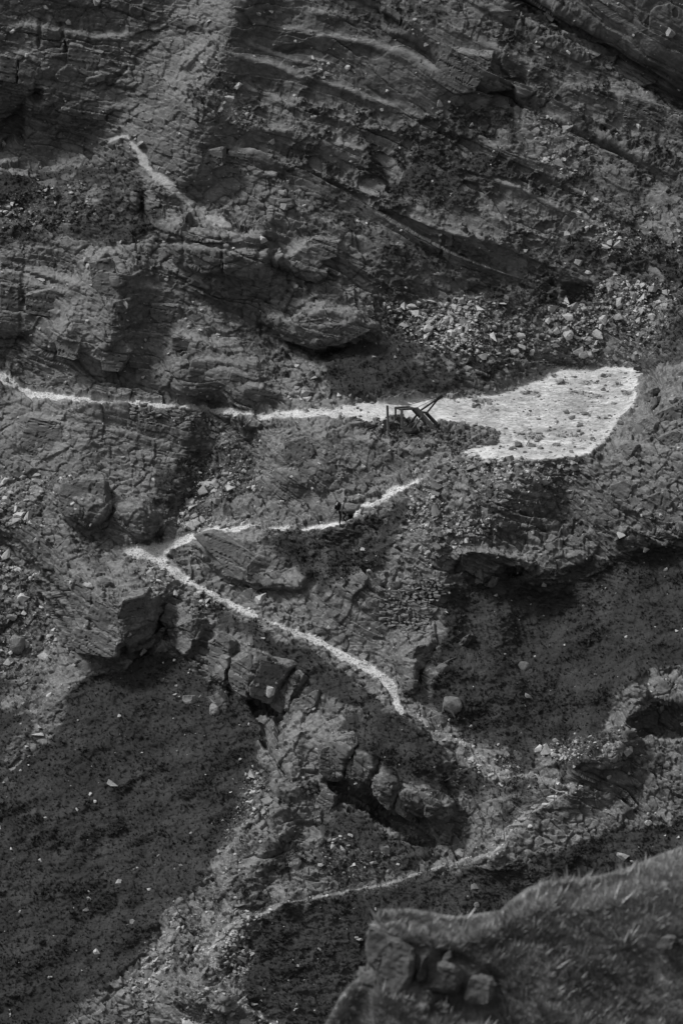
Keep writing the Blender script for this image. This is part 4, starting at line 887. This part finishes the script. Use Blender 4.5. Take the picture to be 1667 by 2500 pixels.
def block(poly, slope, asp, side, lab, seed, D=None, cell=.2):
    P_ = np.array(pp(poly)); c = P_.mean(0); j = int(np.argmin(np.abs(au - c[0]))); i = int(np.argmin(np.abs(av - c[1])))
    n = nrm(slope, asp); r = random.Random(seed)
    ii_ = [int(np.argmin(np.abs(av - y_))) for y_ in P_[:, 1]]; jj_ = [int(np.argmin(np.abs(au - x_))) for x_ in P_[:, 0]]
    Dl = (PF[ii_, jj_] - CAM) @ FW; Dc = float(np.percentile(np.append(Dl, (PF[i, j] - CAM) @ FW), 35)) - .08
    if D is not None: Dc = D
    c0 = unproj(c[0], c[1], Dc); R_ = rays(P_[:, 0], P_[:, 1]); tt_ = ((c0 - CAM) @ n) / np.minimum(R_ @ n, -.12); tt_ = np.clip(tt_, Dc - 1.2, Dc + 1.2)
    front = CAM + R_ * tt_[:, None]; ext = unproj(c[0] + side[0], c[1] + side[1], Dc + side[2]) - c0
    ext2 = ext + np.array([0, 1.8, -.4]) * (1 if D is None else .4)
    bm = bmesh.new(); va = [bm.verts.new(v) for v in front]
    vb = [bm.verts.new(v + ext * r.uniform(.85, 1.15)) for v in front]; cc = front.mean(0)
    vc = [bm.verts.new(cc + (v - cc) * .8 + ext2) for v in front]; m_ = len(front)
    bm.faces.new(va)
    for A, B in ((va, vb), (vb, vc)):
        for k in range(m_): bm.faces.new([A[k], B[k], B[(k + 1) % m_], A[(k + 1) % m_]])
    bm.faces.new(vc[::-1]); bmesh.ops.recalc_face_normals(bm, faces=bm.faces)
    bmesh.ops.bevel(bm, geom=[e for e in bm.edges if e.calc_length() > .25], offset=.07, segments=1, affect='EDGES')
    bmesh.ops.triangulate(bm, faces=bm.faces)
    for _ in range(9):
        es = [e for e in bm.edges if e.calc_length() > cell]
        if not es or len(bm.verts) > 9000: break
        bmesh.ops.subdivide_edges(bm, edges=es, cuts=1); bmesh.ops.triangulate(bm, faces=[f for f in bm.faces if len(f.verts) > 3])
    bm.normal_update(); V = np.array([v.co[:] for v in bm.verts]); NN = np.array([v.normal[:] for v in bm.verts]); q = tuple(V.T.astype(np.float32))
    wob = fbm(q, .8, 5, 3); st = bed(V) + .10 * wob
    k, f, hh = cells(st / .34, seed + 11, .8); k2_, f2_, _ = cells(st / .11, seed + 12, .8)
    tq = (V @ T1).astype(np.float32) + .25 * wob + h1(k, 3) * 5; m2, g2, gw = cells(tq / .9, seed + 13, .9)
    eb = np.minimum(f, 1 - f) * .34 * hh; ej = np.minimum(g2, 1 - g2) * .9 * gw; on = (h1(k, 8) > (.35 if D is None else .8)) * 1.0
    z0 = np.zeros_like(k); cr_ = np.maximum(np.exp(-(eb / .035) ** 2) * on, np.exp(-(ej / .035) ** 2) * (hsh(k, m2, z0, 6) > .5))
    dd = (0 if D is None else .34 * fbm(q, 1.1, 29, 5, .68)) + .15 * (hsh(k, m2, z0, seed) - .5) * on + .035 * (h1(k2_, seed) - .5) - .09 * cr_ + .05 * wob + .05 * fbm(q, 3.5, 9, 3) + .10 * fbm(q, .45, 19, 2)
    V = V + NN * dd[:, None] * (1 if D is None else .45); F = np.array([[v.index for v in f_.verts] for f_ in bm.faces]); bm.free()
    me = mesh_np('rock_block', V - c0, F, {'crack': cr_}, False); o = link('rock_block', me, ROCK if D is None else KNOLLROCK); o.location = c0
    return tag(o, lab, 'rock block')
for k, (po, sl_, as_, sd_, lab) in enumerate(BLK): block(po, sl_, as_, sd_, lab, 300 + k)

KN = [("890,2272 915,2262 950,2284 985,2296 1010,2330 1004,2390 975,2425 948,2432 925,2388 900,2350 888,2320", 72, -14, (10, -10, .8), 'broad weathered rock face under the grass lip at the left end of the near knoll'),
 ("1068,2348 1110,2360 1125,2376 1121,2404 1101,2427 1040,2418 1056,2393", 76, 0, (8, 2, .4), 'large dark block set in the near grassy knoll'), ("1034,2326 1040,2337 1028,2376 1028,2402 1013,2393 1014,2371", 76, -30, (8, 2, .3), 'upright narrow slab beside the large dark block of the near knoll'),
 ("1157,2382 1205,2396 1200,2447 1169,2458 1135,2449 1135,2421 1149,2393", 68, -8, (8, -2, .4), 'grey square block right of the large dark one on the near knoll'), ("1062,2458 1073,2449 1098,2461 1093,2483 1056,2480", 60, -8, (6, 0, .3), 'small block at the bottom of the near knoll'),
 ("860,2399 896,2386 925,2390 919,2404 882,2407", 50, -8, (4, -6, .3), 'low pale rock at the left foot of the near knoll'), ("1034,2416 1054,2424 1051,2461 1028,2430", 70, -20, (4, 0, .3), 'broken rock below the upright slab on the near knoll'),
 ("1607,2302 1626,2291 1650,2300 1640,2316 1607,2314", 60, -8, (4, -3, .25), 'pale block alone in the grass of the near knoll'), ("1083,2345 1098,2318 1099,2335 1088,2348", 70, -20, (3, 0, .15), 'pale sliver of stone above the large dark block of the near knoll')]
for k, (po, sl_, as_, sd_, lab) in enumerate(KN):
    kc_ = np.array(pp(po)).mean(0); block(po, sl_, as_, sd_, lab, 500 + k, float((knoll_at(*kc_) - CAM) @ FW) - .42, .07)

# stone steps on the dim path
for k, (px, py, w_) in enumerate([(1258, 2022, 36), (1275, 2006, 34), (1288, 1990, 30), (1300, 1978, 30), (1330, 1966, 30), (1350, 1950, 34), (1372, 1938, 34)]):
    p, n, ns = at(px, py)
    o = boulder('stone_step', px, py, w_, 9, ['lowest broad slab of the stone steps', 'second slab of the stone steps from below', 'third slab of the stone steps from below', 'middle slab of the stone steps',
        'third slab of the stone steps from the top', 'second slab of the stone steps from the top', 'topmost slab of the stone steps'][k], PALESTONE, 200 + k, 'stone step', 'stone steps on the lower path', yaw=.25, sink=.2, thick=.6, lay=.01)

# ------------------------------------------------------------------ dry stone walls
WALLSTONE = stone_mat('dry_wall_stone', .13, .26, 4.0)
def drywall(poly, label, rowpx=7.0, wpx=(6, 21), tilt=0.0):
    P_ = np.array(pp(poly)); items = []; yy = P_[:, 1].min(); r = random.Random(len(poly))
    while yy < P_[:, 1].max():
        rh = rowpx * r.uniform(.6, 1.45); xx = P_[:, 0].min()
        while xx < P_[:, 0].max():
            ww = r.uniform(*wpx); cx, cy = xx + ww / 2, yy + rh / 2 + tilt * (xx - P_[:, 0].mean()) + r.uniform(-2, 2)
            if inpoly(P_, np.array([cx]), np.array([cy]))[0]:
                p, n, ns = at(cx, cy); j = int(np.argmin(np.abs(au - cx))); i = int(np.argmin(np.abs(av - cy)))
                mpp = D0[i, j] / F_PX; base = P0[i, j]
                f = np.array([ns[0] * .3, -1, .25]); f /= np.linalg.norm(f); rt = np.cross(f, [0, 0, 1]); rt = -rt / np.linalg.norm(rt); rt = rt if rt[0] > 0 else -rt; up = np.cross(f, rt); up = up if up[2] > 0 else -up
                a = r.uniform(-.22, .22); rt, up = rt * math.cos(a) + up * math.sin(a), up * math.cos(a) - rt * math.sin(a)
                V, F = PROTO[r.randrange(12)]; V = np.sign(V) * np.abs(V / np.abs(V).max(0)) ** .55 * .5
                M = np.stack([rt * ww * .98 * mpp, f * .45, up * rh * 1.08 * mpp], 1)
                items.append((V, F, M, base + f * (.30 + r.uniform(-.06, .08)), r.random()))
            xx += ww
        yy += rh
    return tag(merged('dry_stone_wall', items, WALLSTONE), label, 'stone wall')
drywall("975,1425 1090,1405 1092,1440 1060,1480 1050,1540 1000,1560 935,1520 925,1480", 'broad patch of dry stone wall holding the bank above the descending path')
drywall("318,990 350,980 385,1000 390,1022 350,1028 318,1020", 'short dry stone wall under the white sack on the upper path')
drywall("450,1015 500,1003 530,1020 540,1050 510,1075 455,1060", 'collapsed dry stone wall below the upper path', 9, (8, 18))
drywall("408,1262 455,1255 450,1285 410,1292", 'small dry stone wall beside the tilted slab', 7, (7, 16))

# ------------------------------------------------------------------ beams helper
def beam(bm, a, b, w_, h_=None):
    a, b = Vector(a), Vector(b); d = b - a; L = d.length; h_ = h_ or w_
    m = Matrix.Translation((a + b) / 2) @ d.to_track_quat('Z', 'Y').to_matrix().to_4x4() @ Matrix.Diagonal((w_, h_, L, 1))
    g_ = bmesh.ops.create_cube(bm, size=1, matrix=m); es = list({e for v in g_['verts'] for e in v.link_edges})
    bmesh.ops.bevel(bm, geom=es, offset=min(w_, h_) * .12, segments=1, affect='EDGES')
def rod(bm, a, b, r1, r2=None, seg=8):
    a, b = Vector(a), Vector(b); d = b - a
    m = Matrix.Translation((a + b) / 2) @ d.to_track_quat('Z', 'Y').to_matrix().to_4x4()
    bmesh.ops.create_cone(bm, cap_ends=True, segments=seg, radius1=r1, radius2=r2 if r2 is not None else r1, depth=d.length, matrix=m)
def part(name, fn, mat, parent=None, origin=(0, 0, 0)):
    bm = bmesh.new(); fn(bm); bmesh.ops.translate(bm, verts=bm.verts, vec=-Vector(origin))
    me = bpy.data.meshes.new(name); bm.to_mesh(me); bm.free()
    return link(name, me, mat, parent)

# ------------------------------------------------------------------ ruined quarry derrick
OLDWOOD = wood_mat('weathered_timber', .04); TIMBER = wood_mat('grey_timber', .09); RUST = plain_mat('rusted_iron', .045, .7, .4)
pd, _, _ = at(1010, 1052); DD = float((pd - CAM) @ FW) - .5
zp = lambda zx, zy, off=0.: unproj(920 + zx / 8.711, 950 + zy / 8.711, DD + off)
O = Vector(zp(790, 800, 0.)); der = empty('quarry_derrick', O, 'ruined timber winch derrick with a leaning jib on the stony mound', 'derrick')
def dpart(name, mat, *mem):
    return part(name, lambda bm: [beam(bm, a, b, w_ * 1.12) for a, b, w_ in mem], mat, der, O)
N_, Fr = -.35, .75
dpart('post', OLDWOOD, (zp(395, 390, Fr), zp(392, 800, Fr), .13))
dpart('post', TIMBER, (zp(528, 410, N_), zp(525, 840, N_), .17))
dpart('top_beam', OLDWOOD, (zp(375, 398, Fr), zp(700, 380, Fr), .12))
dpart('top_beam', TIMBER, (zp(470, 428, N_), zp(860, 412, N_), .13))
dpart('cross_beam', OLDWOOD, (zp(385, 400, Fr), zp(510, 425, N_), .11))
dpart('cross_beam', OLDWOOD, (zp(690, 385, Fr), zp(800, 415, N_), .11))
dpart('diagonal_beam', TIMBER, (zp(830, 400, N_), zp(1190, 810, N_), .20))
dpart('diagonal_beam', OLDWOOD, (zp(755, 430, Fr), zp(1030, 715, Fr), .15))
dpart('diagonal_beam', OLDWOOD, (zp(1035, 500, Fr), zp(1275, 750, Fr), .19))
dpart('tie_beam', TIMBER, (zp(930, 490, N_), zp(1075, 500, Fr), .14))
dpart('brace', TIMBER, (zp(960, 575, N_ - .15), zp(765, 830, N_ - .15), .09))
dpart('brace', OLDWOOD, (zp(855, 540, Fr), zp(715, 705, Fr), .11))
dpart('brace', OLDWOOD, (zp(440, 560, Fr), zp(385, 660, N_), .06), )
dpart('jib_leg', OLDWOOD, (zp(915, 460, N_), zp(1300, 195, .2), .10))
dpart('jib_leg', OLDWOOD, (zp(1060, 500, Fr), zp(1320, 180, .2), .11))
dpart('jib_head', RUST, (zp(1265, 205, .2), zp(1385, 130, .2), .24))
part('tie_rod', lambda bm: rod(bm, zp(640, 345, Fr), zp(1290, 165, .2), .018), RUST, der, O)
part('tie_rod', lambda bm: rod(bm, zp(830, 400, N_), zp(1280, 190, .2), .018), RUST, der, O)
part('wire', lambda bm: (rod(bm, zp(1350, 190, .2), zp(1390, 255, .1), .008), rod(bm, zp(1375, 170, .2), zp(1430, 272, .3), .008)), RUST, der, O)
def drum(bm):
    a, b = Vector(zp(700, 800, Fr)), Vector(zp(760, 800, N_)); rod(bm, a, b, .16, None, 14); rod(bm, a, a.lerp(b, .06), .3, None, 18); rod(bm, b.lerp(a, .06), b, .3, None, 18)
part('winch_drum', drum, RUST, der, O)
def wheel(bm):
    c = Vector(zp(360, 830, .2)); R_ = .40
    for k in range(16):
        a0, a1 = k / 16 * 6.283, (k + 1) / 16 * 6.283
        beam(bm, c + Vector((math.cos(a0) * R_, 0, math.sin(a0) * R_)), c + Vector((math.cos(a1) * R_, 0, math.sin(a1) * R_)), .05)
    for k in range(4):
        a0 = k / 4 * 3.14159; beam(bm, c - Vector((math.cos(a0) * R_, 0, math.sin(a0) * R_)), c + Vector((math.cos(a0) * R_, 0, math.sin(a0) * R_)), .035)
part('gear_wheel', wheel, RUST, der, O)
def solo(name, mat, label, cat, fn, px_origin):
    bm = bmesh.new(); fn(bm); o0 = Vector(px_origin); bmesh.ops.translate(bm, verts=bm.verts, vec=-o0)
    me = bpy.data.meshes.new(name); bm.to_mesh(me); bm.free(); o = link(name, me, mat); o.location = o0; return tag(o, label, cat)
def standpost(bm):
    beam(bm, zp(218, 345, -.5), zp(245, 960, -.5), .16)
    a = Vector(zp(218, 345, -.5)); top_ = sorted(bm.verts, key=lambda v: -v.co.z)[:4]
    for v in top_:
        if v.co.x > a.x: v.co.z -= .13
solo('timber_post', TIMBER, 'tall grey timber post standing left of the derrick', 'post', standpost, zp(245, 960, -.5))
solo('timber_board', OLDWOOD, 'short dark board upright behind the tall post', 'board', lambda bm: beam(bm, zp(165, 645, -.2), zp(175, 900, -.2), .20, .05), zp(175, 900, -.2))
solo('dark_hump', plain_mat('black_hump', .018, .6), 'black hump on the ground under the derrick', 'dark_hump',  # flattened black ball for the dark hump under the frame
     lambda bm: (bmesh.ops.create_icosphere(bm, subdivisions=3, radius=1, matrix=Matrix.Translation(zp(730, 885, -.7)) @ Matrix.Diagonal((.55, .4, .2, 1))),
                 [setattr(v, 'co', v.co + Vector((random.uniform(-.03, .03), 0, random.uniform(-.05, .03)))) for v in bm.verts]), zp(730, 920, -.7))
pw, nw_, _ = at(905, 1046)
def scrap(bm):
    r = random.Random(5); c = Vector(pw)
    for _ in range(14): beam(bm, c + Vector((r.uniform(-.5, .4), r.uniform(-.3, .3), r.uniform(-.05, .15))), c + Vector((r.uniform(-.5, .5), r.uniform(-.3, .3), r.uniform(.05, .42))), .05, .09)
solo('scrap_iron', RUST, 'dark tangle of scrap iron at the left foot of the derrick mound', 'scrap iron', scrap, pw)
pw2, _, _ = at(1565, 906)
def wreck(bm):
    r = random.Random(8); c = Vector(pw2) + Vector((0, 0, .08))
    for _ in range(12):
        x0 = r.uniform(-.75, .5); beam(bm, c + Vector((x0, r.uniform(-.4, .4), r.uniform(0, .2))), c + Vector((x0 + r.uniform(.3, .8), r.uniform(-.4, .4), r.uniform(.05, .32))), .07, .16)
solo('wreckage', RUST, 'low dark wreckage at the back right corner of the gravel floor', 'wreckage', wreck, pw2)
pl0, _, _ = at(1098, 1075)
solo('iron_rod', RUST, 'thin dark rod with a crossbar stuck in the front of the derrick mound', 'rod', lambda bm: (beam(bm, Vector(pl0) + Vector((-.25, 0, -.2)), Vector(pl0) + Vector((0, .1, .95)), .06), beam(bm, Vector(pl0) + Vector((-.35, .05, .95)), Vector(pl0) + Vector((.25, .1, .95)), .06)), pl0)
ps0, _, _ = at(1284, 1086)
solo('stake', RUST, 'short dark stake leaning between two boulders on the gravel edge', 'stake', lambda bm: beam(bm, Vector(ps0) + Vector((0, -.2, 0)), Vector(ps0) + Vector((.14, -.2, .36)), .05), ps0)
# thin path poles
for (x0, y0, x1, y1, r_, lab) in ((1232, 2056, 1225, 1990, .028, 'tall thin dark pole beside the lowest stone step'), (1351, 1958, 1354, 1925, .020, 'short thin pole at the top of the stone steps')):
    p, _, _ = at(x0, y0); D_ = float((p - CAM) @ FW) - .3
    solo('path_pole', RUST, lab, 'pole', lambda bm: rod(bm, unproj(x0, y0 + 4, D_), unproj(x1, y1, D_), r_, r_ * .8), unproj(x0, y0 + 4, D_))

# white sack on the upper path
pc, nc_, _ = at(338, 984)
def sack(bm):
    bmesh.ops.create_icosphere(bm, subdivisions=4, radius=1, matrix=Matrix.Translation(Vector(pc) + Vector((0, -.1, .10))) @ Matrix.Diagonal((.17, .12, .15, 1)))
    for v in bm.verts:
        d = v.co - Vector(pc)
        if d.z > .1: v.co.z += .10 * min(1, abs(d.x) / .13) - .05      # two tied ears
        v.co.x += .018 * math.sin(d.z * 40 + d.y * 25)
o = solo('white_sack', plain_mat('white_sacking', .80, .6, .08), 'small white sack with two tied corners set on the upper path edge', 'sack', sack, pc)
for f in o.data.polygons: f.use_smooth = True
# white forked branch
pb, nbn, _ = at(755, 1268)
D_ = float((pb - CAM) @ FW) - .15; zb = lambda X_, Y_: unproj(740 + X_ / 7.84, 1180 + Y_ / 7.84, D_)
solo('forked_branch', plain_mat('bleached_wood', .55, .7, .15), 'bleached white forked branch lying on the slope left of the walker', 'branch',
     lambda bm: (rod(bm, zb(50, 600), zb(140, 635), .035, .028), rod(bm, zb(122, 570), zb(142, 635), .022, .03), rod(bm, zb(142, 630), zb(120, 695), .03, .018)), pb)

# ------------------------------------------------------------------ the walker
def skin(name, pts, edges, mat, parent=None, sub=2, root=0):
    me = bpy.data.meshes.new(name); me.from_pydata([p[:3] for p in pts], edges, []); o = link(name, me, mat, parent)
    m = o.modifiers.new('skin', 'SKIN'); m.use_smooth_shade = True
    for i, p in enumerate(pts):
        sv = me.skin_vertices[0].data[i]; sv.radius = p[3] if isinstance(p[3], tuple) else (p[3], p[3]); sv.use_root = (i == root)
    s_ = o.modifiers.new('sub', 'SUBSURF'); s_.levels = sub; s_.render_levels = sub
    return o
pg, _, _ = at(828, 1278)
walker = empty('person', Vector(pg) + Vector((0, -.12, 0)), 'walker in dark trousers with a black backpack, climbing the path', 'person')
SKIN = plain_mat('skin', .30, .6, .05); TROUSER = plain_mat('dark_trousers', .022, .8); SHIRT = plain_mat('grey_shirt', .17, .8); PACK = plain_mat('black_pack', .012, .6); HAIR = plain_mat('dark_hair', .05, .8)
hy = .10
body = [(.05, 0, 1.00, .13), (.10, 0, 1.18, .125), (.17, 0, 1.38, (.13, .16)), (.235, 0, 1.50, .075), (.285, 0, 1.575, .052), (.33, 0, 1.645, .085), (.365, 0, 1.735, .085),
        (.055, -hy, .95, .095), (.07, -hy - .01, .53, .062), (.01, -hy, .10, .042), (.13, -hy - .02, .035, .035),            # near rear leg
        (.06, hy, .95, .095), (.43, hy, .70, .062), (.24, hy, .33, .042), (.36, hy + .01, .27, .035),                          # far bent leg
        (.20, -.20, 1.44, .06), (.16, -.25, 1.14, .042), (.17, -.21, .90, .032), (.175, -.20, .83, .034),                       # near arm
        (.20, .20, 1.44, .06), (.27, .26, 1.16, .042), (.44, .20, 1.02, .032), (.50, .19, .99, .034)]
be = [(0, 1), (1, 2), (2, 3), (3, 4), (4, 5), (5, 6), (0, 7), (7, 8), (8, 9), (9, 10), (0, 11), (11, 12), (12, 13), (13, 14), (3, 15), (15, 16), (16, 17), (17, 18), (3, 19), (19, 20), (20, 21), (21, 22)]
skin('body', body, be, SKIN, walker)
skin('trousers', [(.05, 0, 1.02, .145)] + [(p[0], p[1], p[2], p[3] + .018) for p in (body[7], body[8])] + [(.012, -hy, .16, .058), (.012, -hy, .11, .056)] + [(p[0], p[1], p[2], p[3] + .018) for p in (body[11], body[12])] + [(.265, hy, .39, .058), (.25, hy, .345, .056)],
     [(0, 1), (1, 2), (2, 3), (3, 4), (0, 5), (5, 6), (6, 7), (7, 8)], TROUSER, walker)
skin('shirt', [(.06, 0, 1.02, .145), (.10, 0, 1.18, .14), (.17, 0, 1.38, (.145, .175)), (.23, 0, 1.49, .09), (.20, -.20, 1.44, .075), (.16, -.25, 1.14, .055), (.17, -.215, .93, .043), (.20, .20, 1.44, .075), (.27, .26, 1.16, .055), (.42, .205, 1.035, .043)],
     [(0, 1), (1, 2), (2, 3), (3, 4), (4, 5), (5, 6), (3, 7), (7, 8), (8, 9)], SHIRT, walker)
for s_ in ((.0, -hy), (.245, hy + .0)):
    skin('shoe', [(s_[0] - .03, s_[1], .05 + (.25 if s_[1] > 0 else 0), .05), (s_[0] + .06, s_[1], .045 + (.25 if s_[1] > 0 else 0), .048), (s_[0] + .17, s_[1], .04 + (.25 if s_[1] > 0 else 0), .042)], [(0, 1), (1, 2)], PACK, walker)
for sy in (-1, 1):      # hands: palm, four curled fingers and a thumb
    hx, hz, yy0 = (.176, .80, -.20) if sy < 0 else (.525, .975, .19)
    pts = [(hx, yy0, hz, .026), (hx + .012, yy0, hz - .035, .026)]; ed = [(0, 1)]
    for f_ in range(4):
        yo = (f_ - 1.5) * .018; L_ = (.045, .052, .055, .042)[f_]; b0 = len(pts)
        pts += [(hx + .018, yy0 + yo, hz - .06, .009), (hx + .03, yy0 + yo, hz - .06 - L_ * .5, .008), (hx + .02, yy0 + yo, hz - .06 - L_, .007)]; ed += [(1, b0), (b0, b0 + 1), (b0 + 1, b0 + 2)]
    b0 = len(pts); pts += [(hx + .035, yy0 - .02, hz - .02, .010), (hx + .05, yy0 - .02, hz - .05, .008)]; ed += [(0, b0), (b0, b0 + 1)]
    skin('hand', pts, ed, SKIN, walker, 1)
def headparts(bm):
    bmesh.ops.create_icosphere(bm, subdivisions=3, radius=1, matrix=Matrix.Translation((.345, 0, 1.715)) @ Matrix.Rotation(.25, 4, 'Y') @ Matrix.Diagonal((.108, .088, .105, 1)))
    bmesh.ops.delete(bm, geom=[v for v in bm.verts if v.co.z < 1.69 and v.co.x > .36], context='VERTS')
part('hair', headparts, HAIR, walker)
part('nose', lambda bm: rod(bm, (.435, 0, 1.665), (.465, 0, 1.645), .012, .018), SKIN, walker)
part('eye', lambda bm: bmesh.ops.create_icosphere(bm, subdivisions=2, radius=.012, matrix=Matrix.Translation((.435, -.035, 1.69))), PACK, walker)
part('ear', lambda bm: bmesh.ops.create_icosphere(bm, subdivisions=2, radius=1, matrix=Matrix.Translation((.35, -.088, 1.675)) @ Matrix.Diagonal((.025, .012, .035, 1))), SKIN, walker)
pack = empty('backpack', Vector(walker.location) + Vector((-.09, 0, 1.33)), 'black backpack with a pale bottle on the back of the walker', 'backpack')
pack.rotation_euler = (0, .30, 0); pack.scale = (1.3, 1.15, 1.2)
def packb(bm):
    bmesh.ops.create_cube(bm, size=1, matrix=Matrix.Diagonal((.22, .33, .50, 1))); bmesh.ops.bevel(bm, geom=list(bm.edges), offset=.07, segments=3, affect='EDGES')
part('bag', packb, PACK, pack)
part('pocket', lambda bm: (bmesh.ops.create_cube(bm, size=1, matrix=Matrix.Translation((-.13, 0, -.08)) @ Matrix.Diagonal((.08, .24, .24, 1))), bmesh.ops.bevel(bm, geom=list(bm.edges), offset=.03, segments=2, affect='EDGES')), PACK, pack)
for sy in (-.1, .1): part('strap', lambda bm: (beam(bm, (.09, sy, .22), (.27, sy, .16), .045, .02), beam(bm, (.27, sy, .16), (.27, sy, -.1), .045, .02)), PACK, pack)
bottle = part('water_bottle', lambda bm: (rod(bm, (-.12, -.14, .10), (-.12, -.14, .25), .033, .033, 12), rod(bm, (-.12, -.14, .25), (-.12, -.14, .28), .022, .02, 12)), plain_mat('white_plastic', .75, .4, .05), pack)
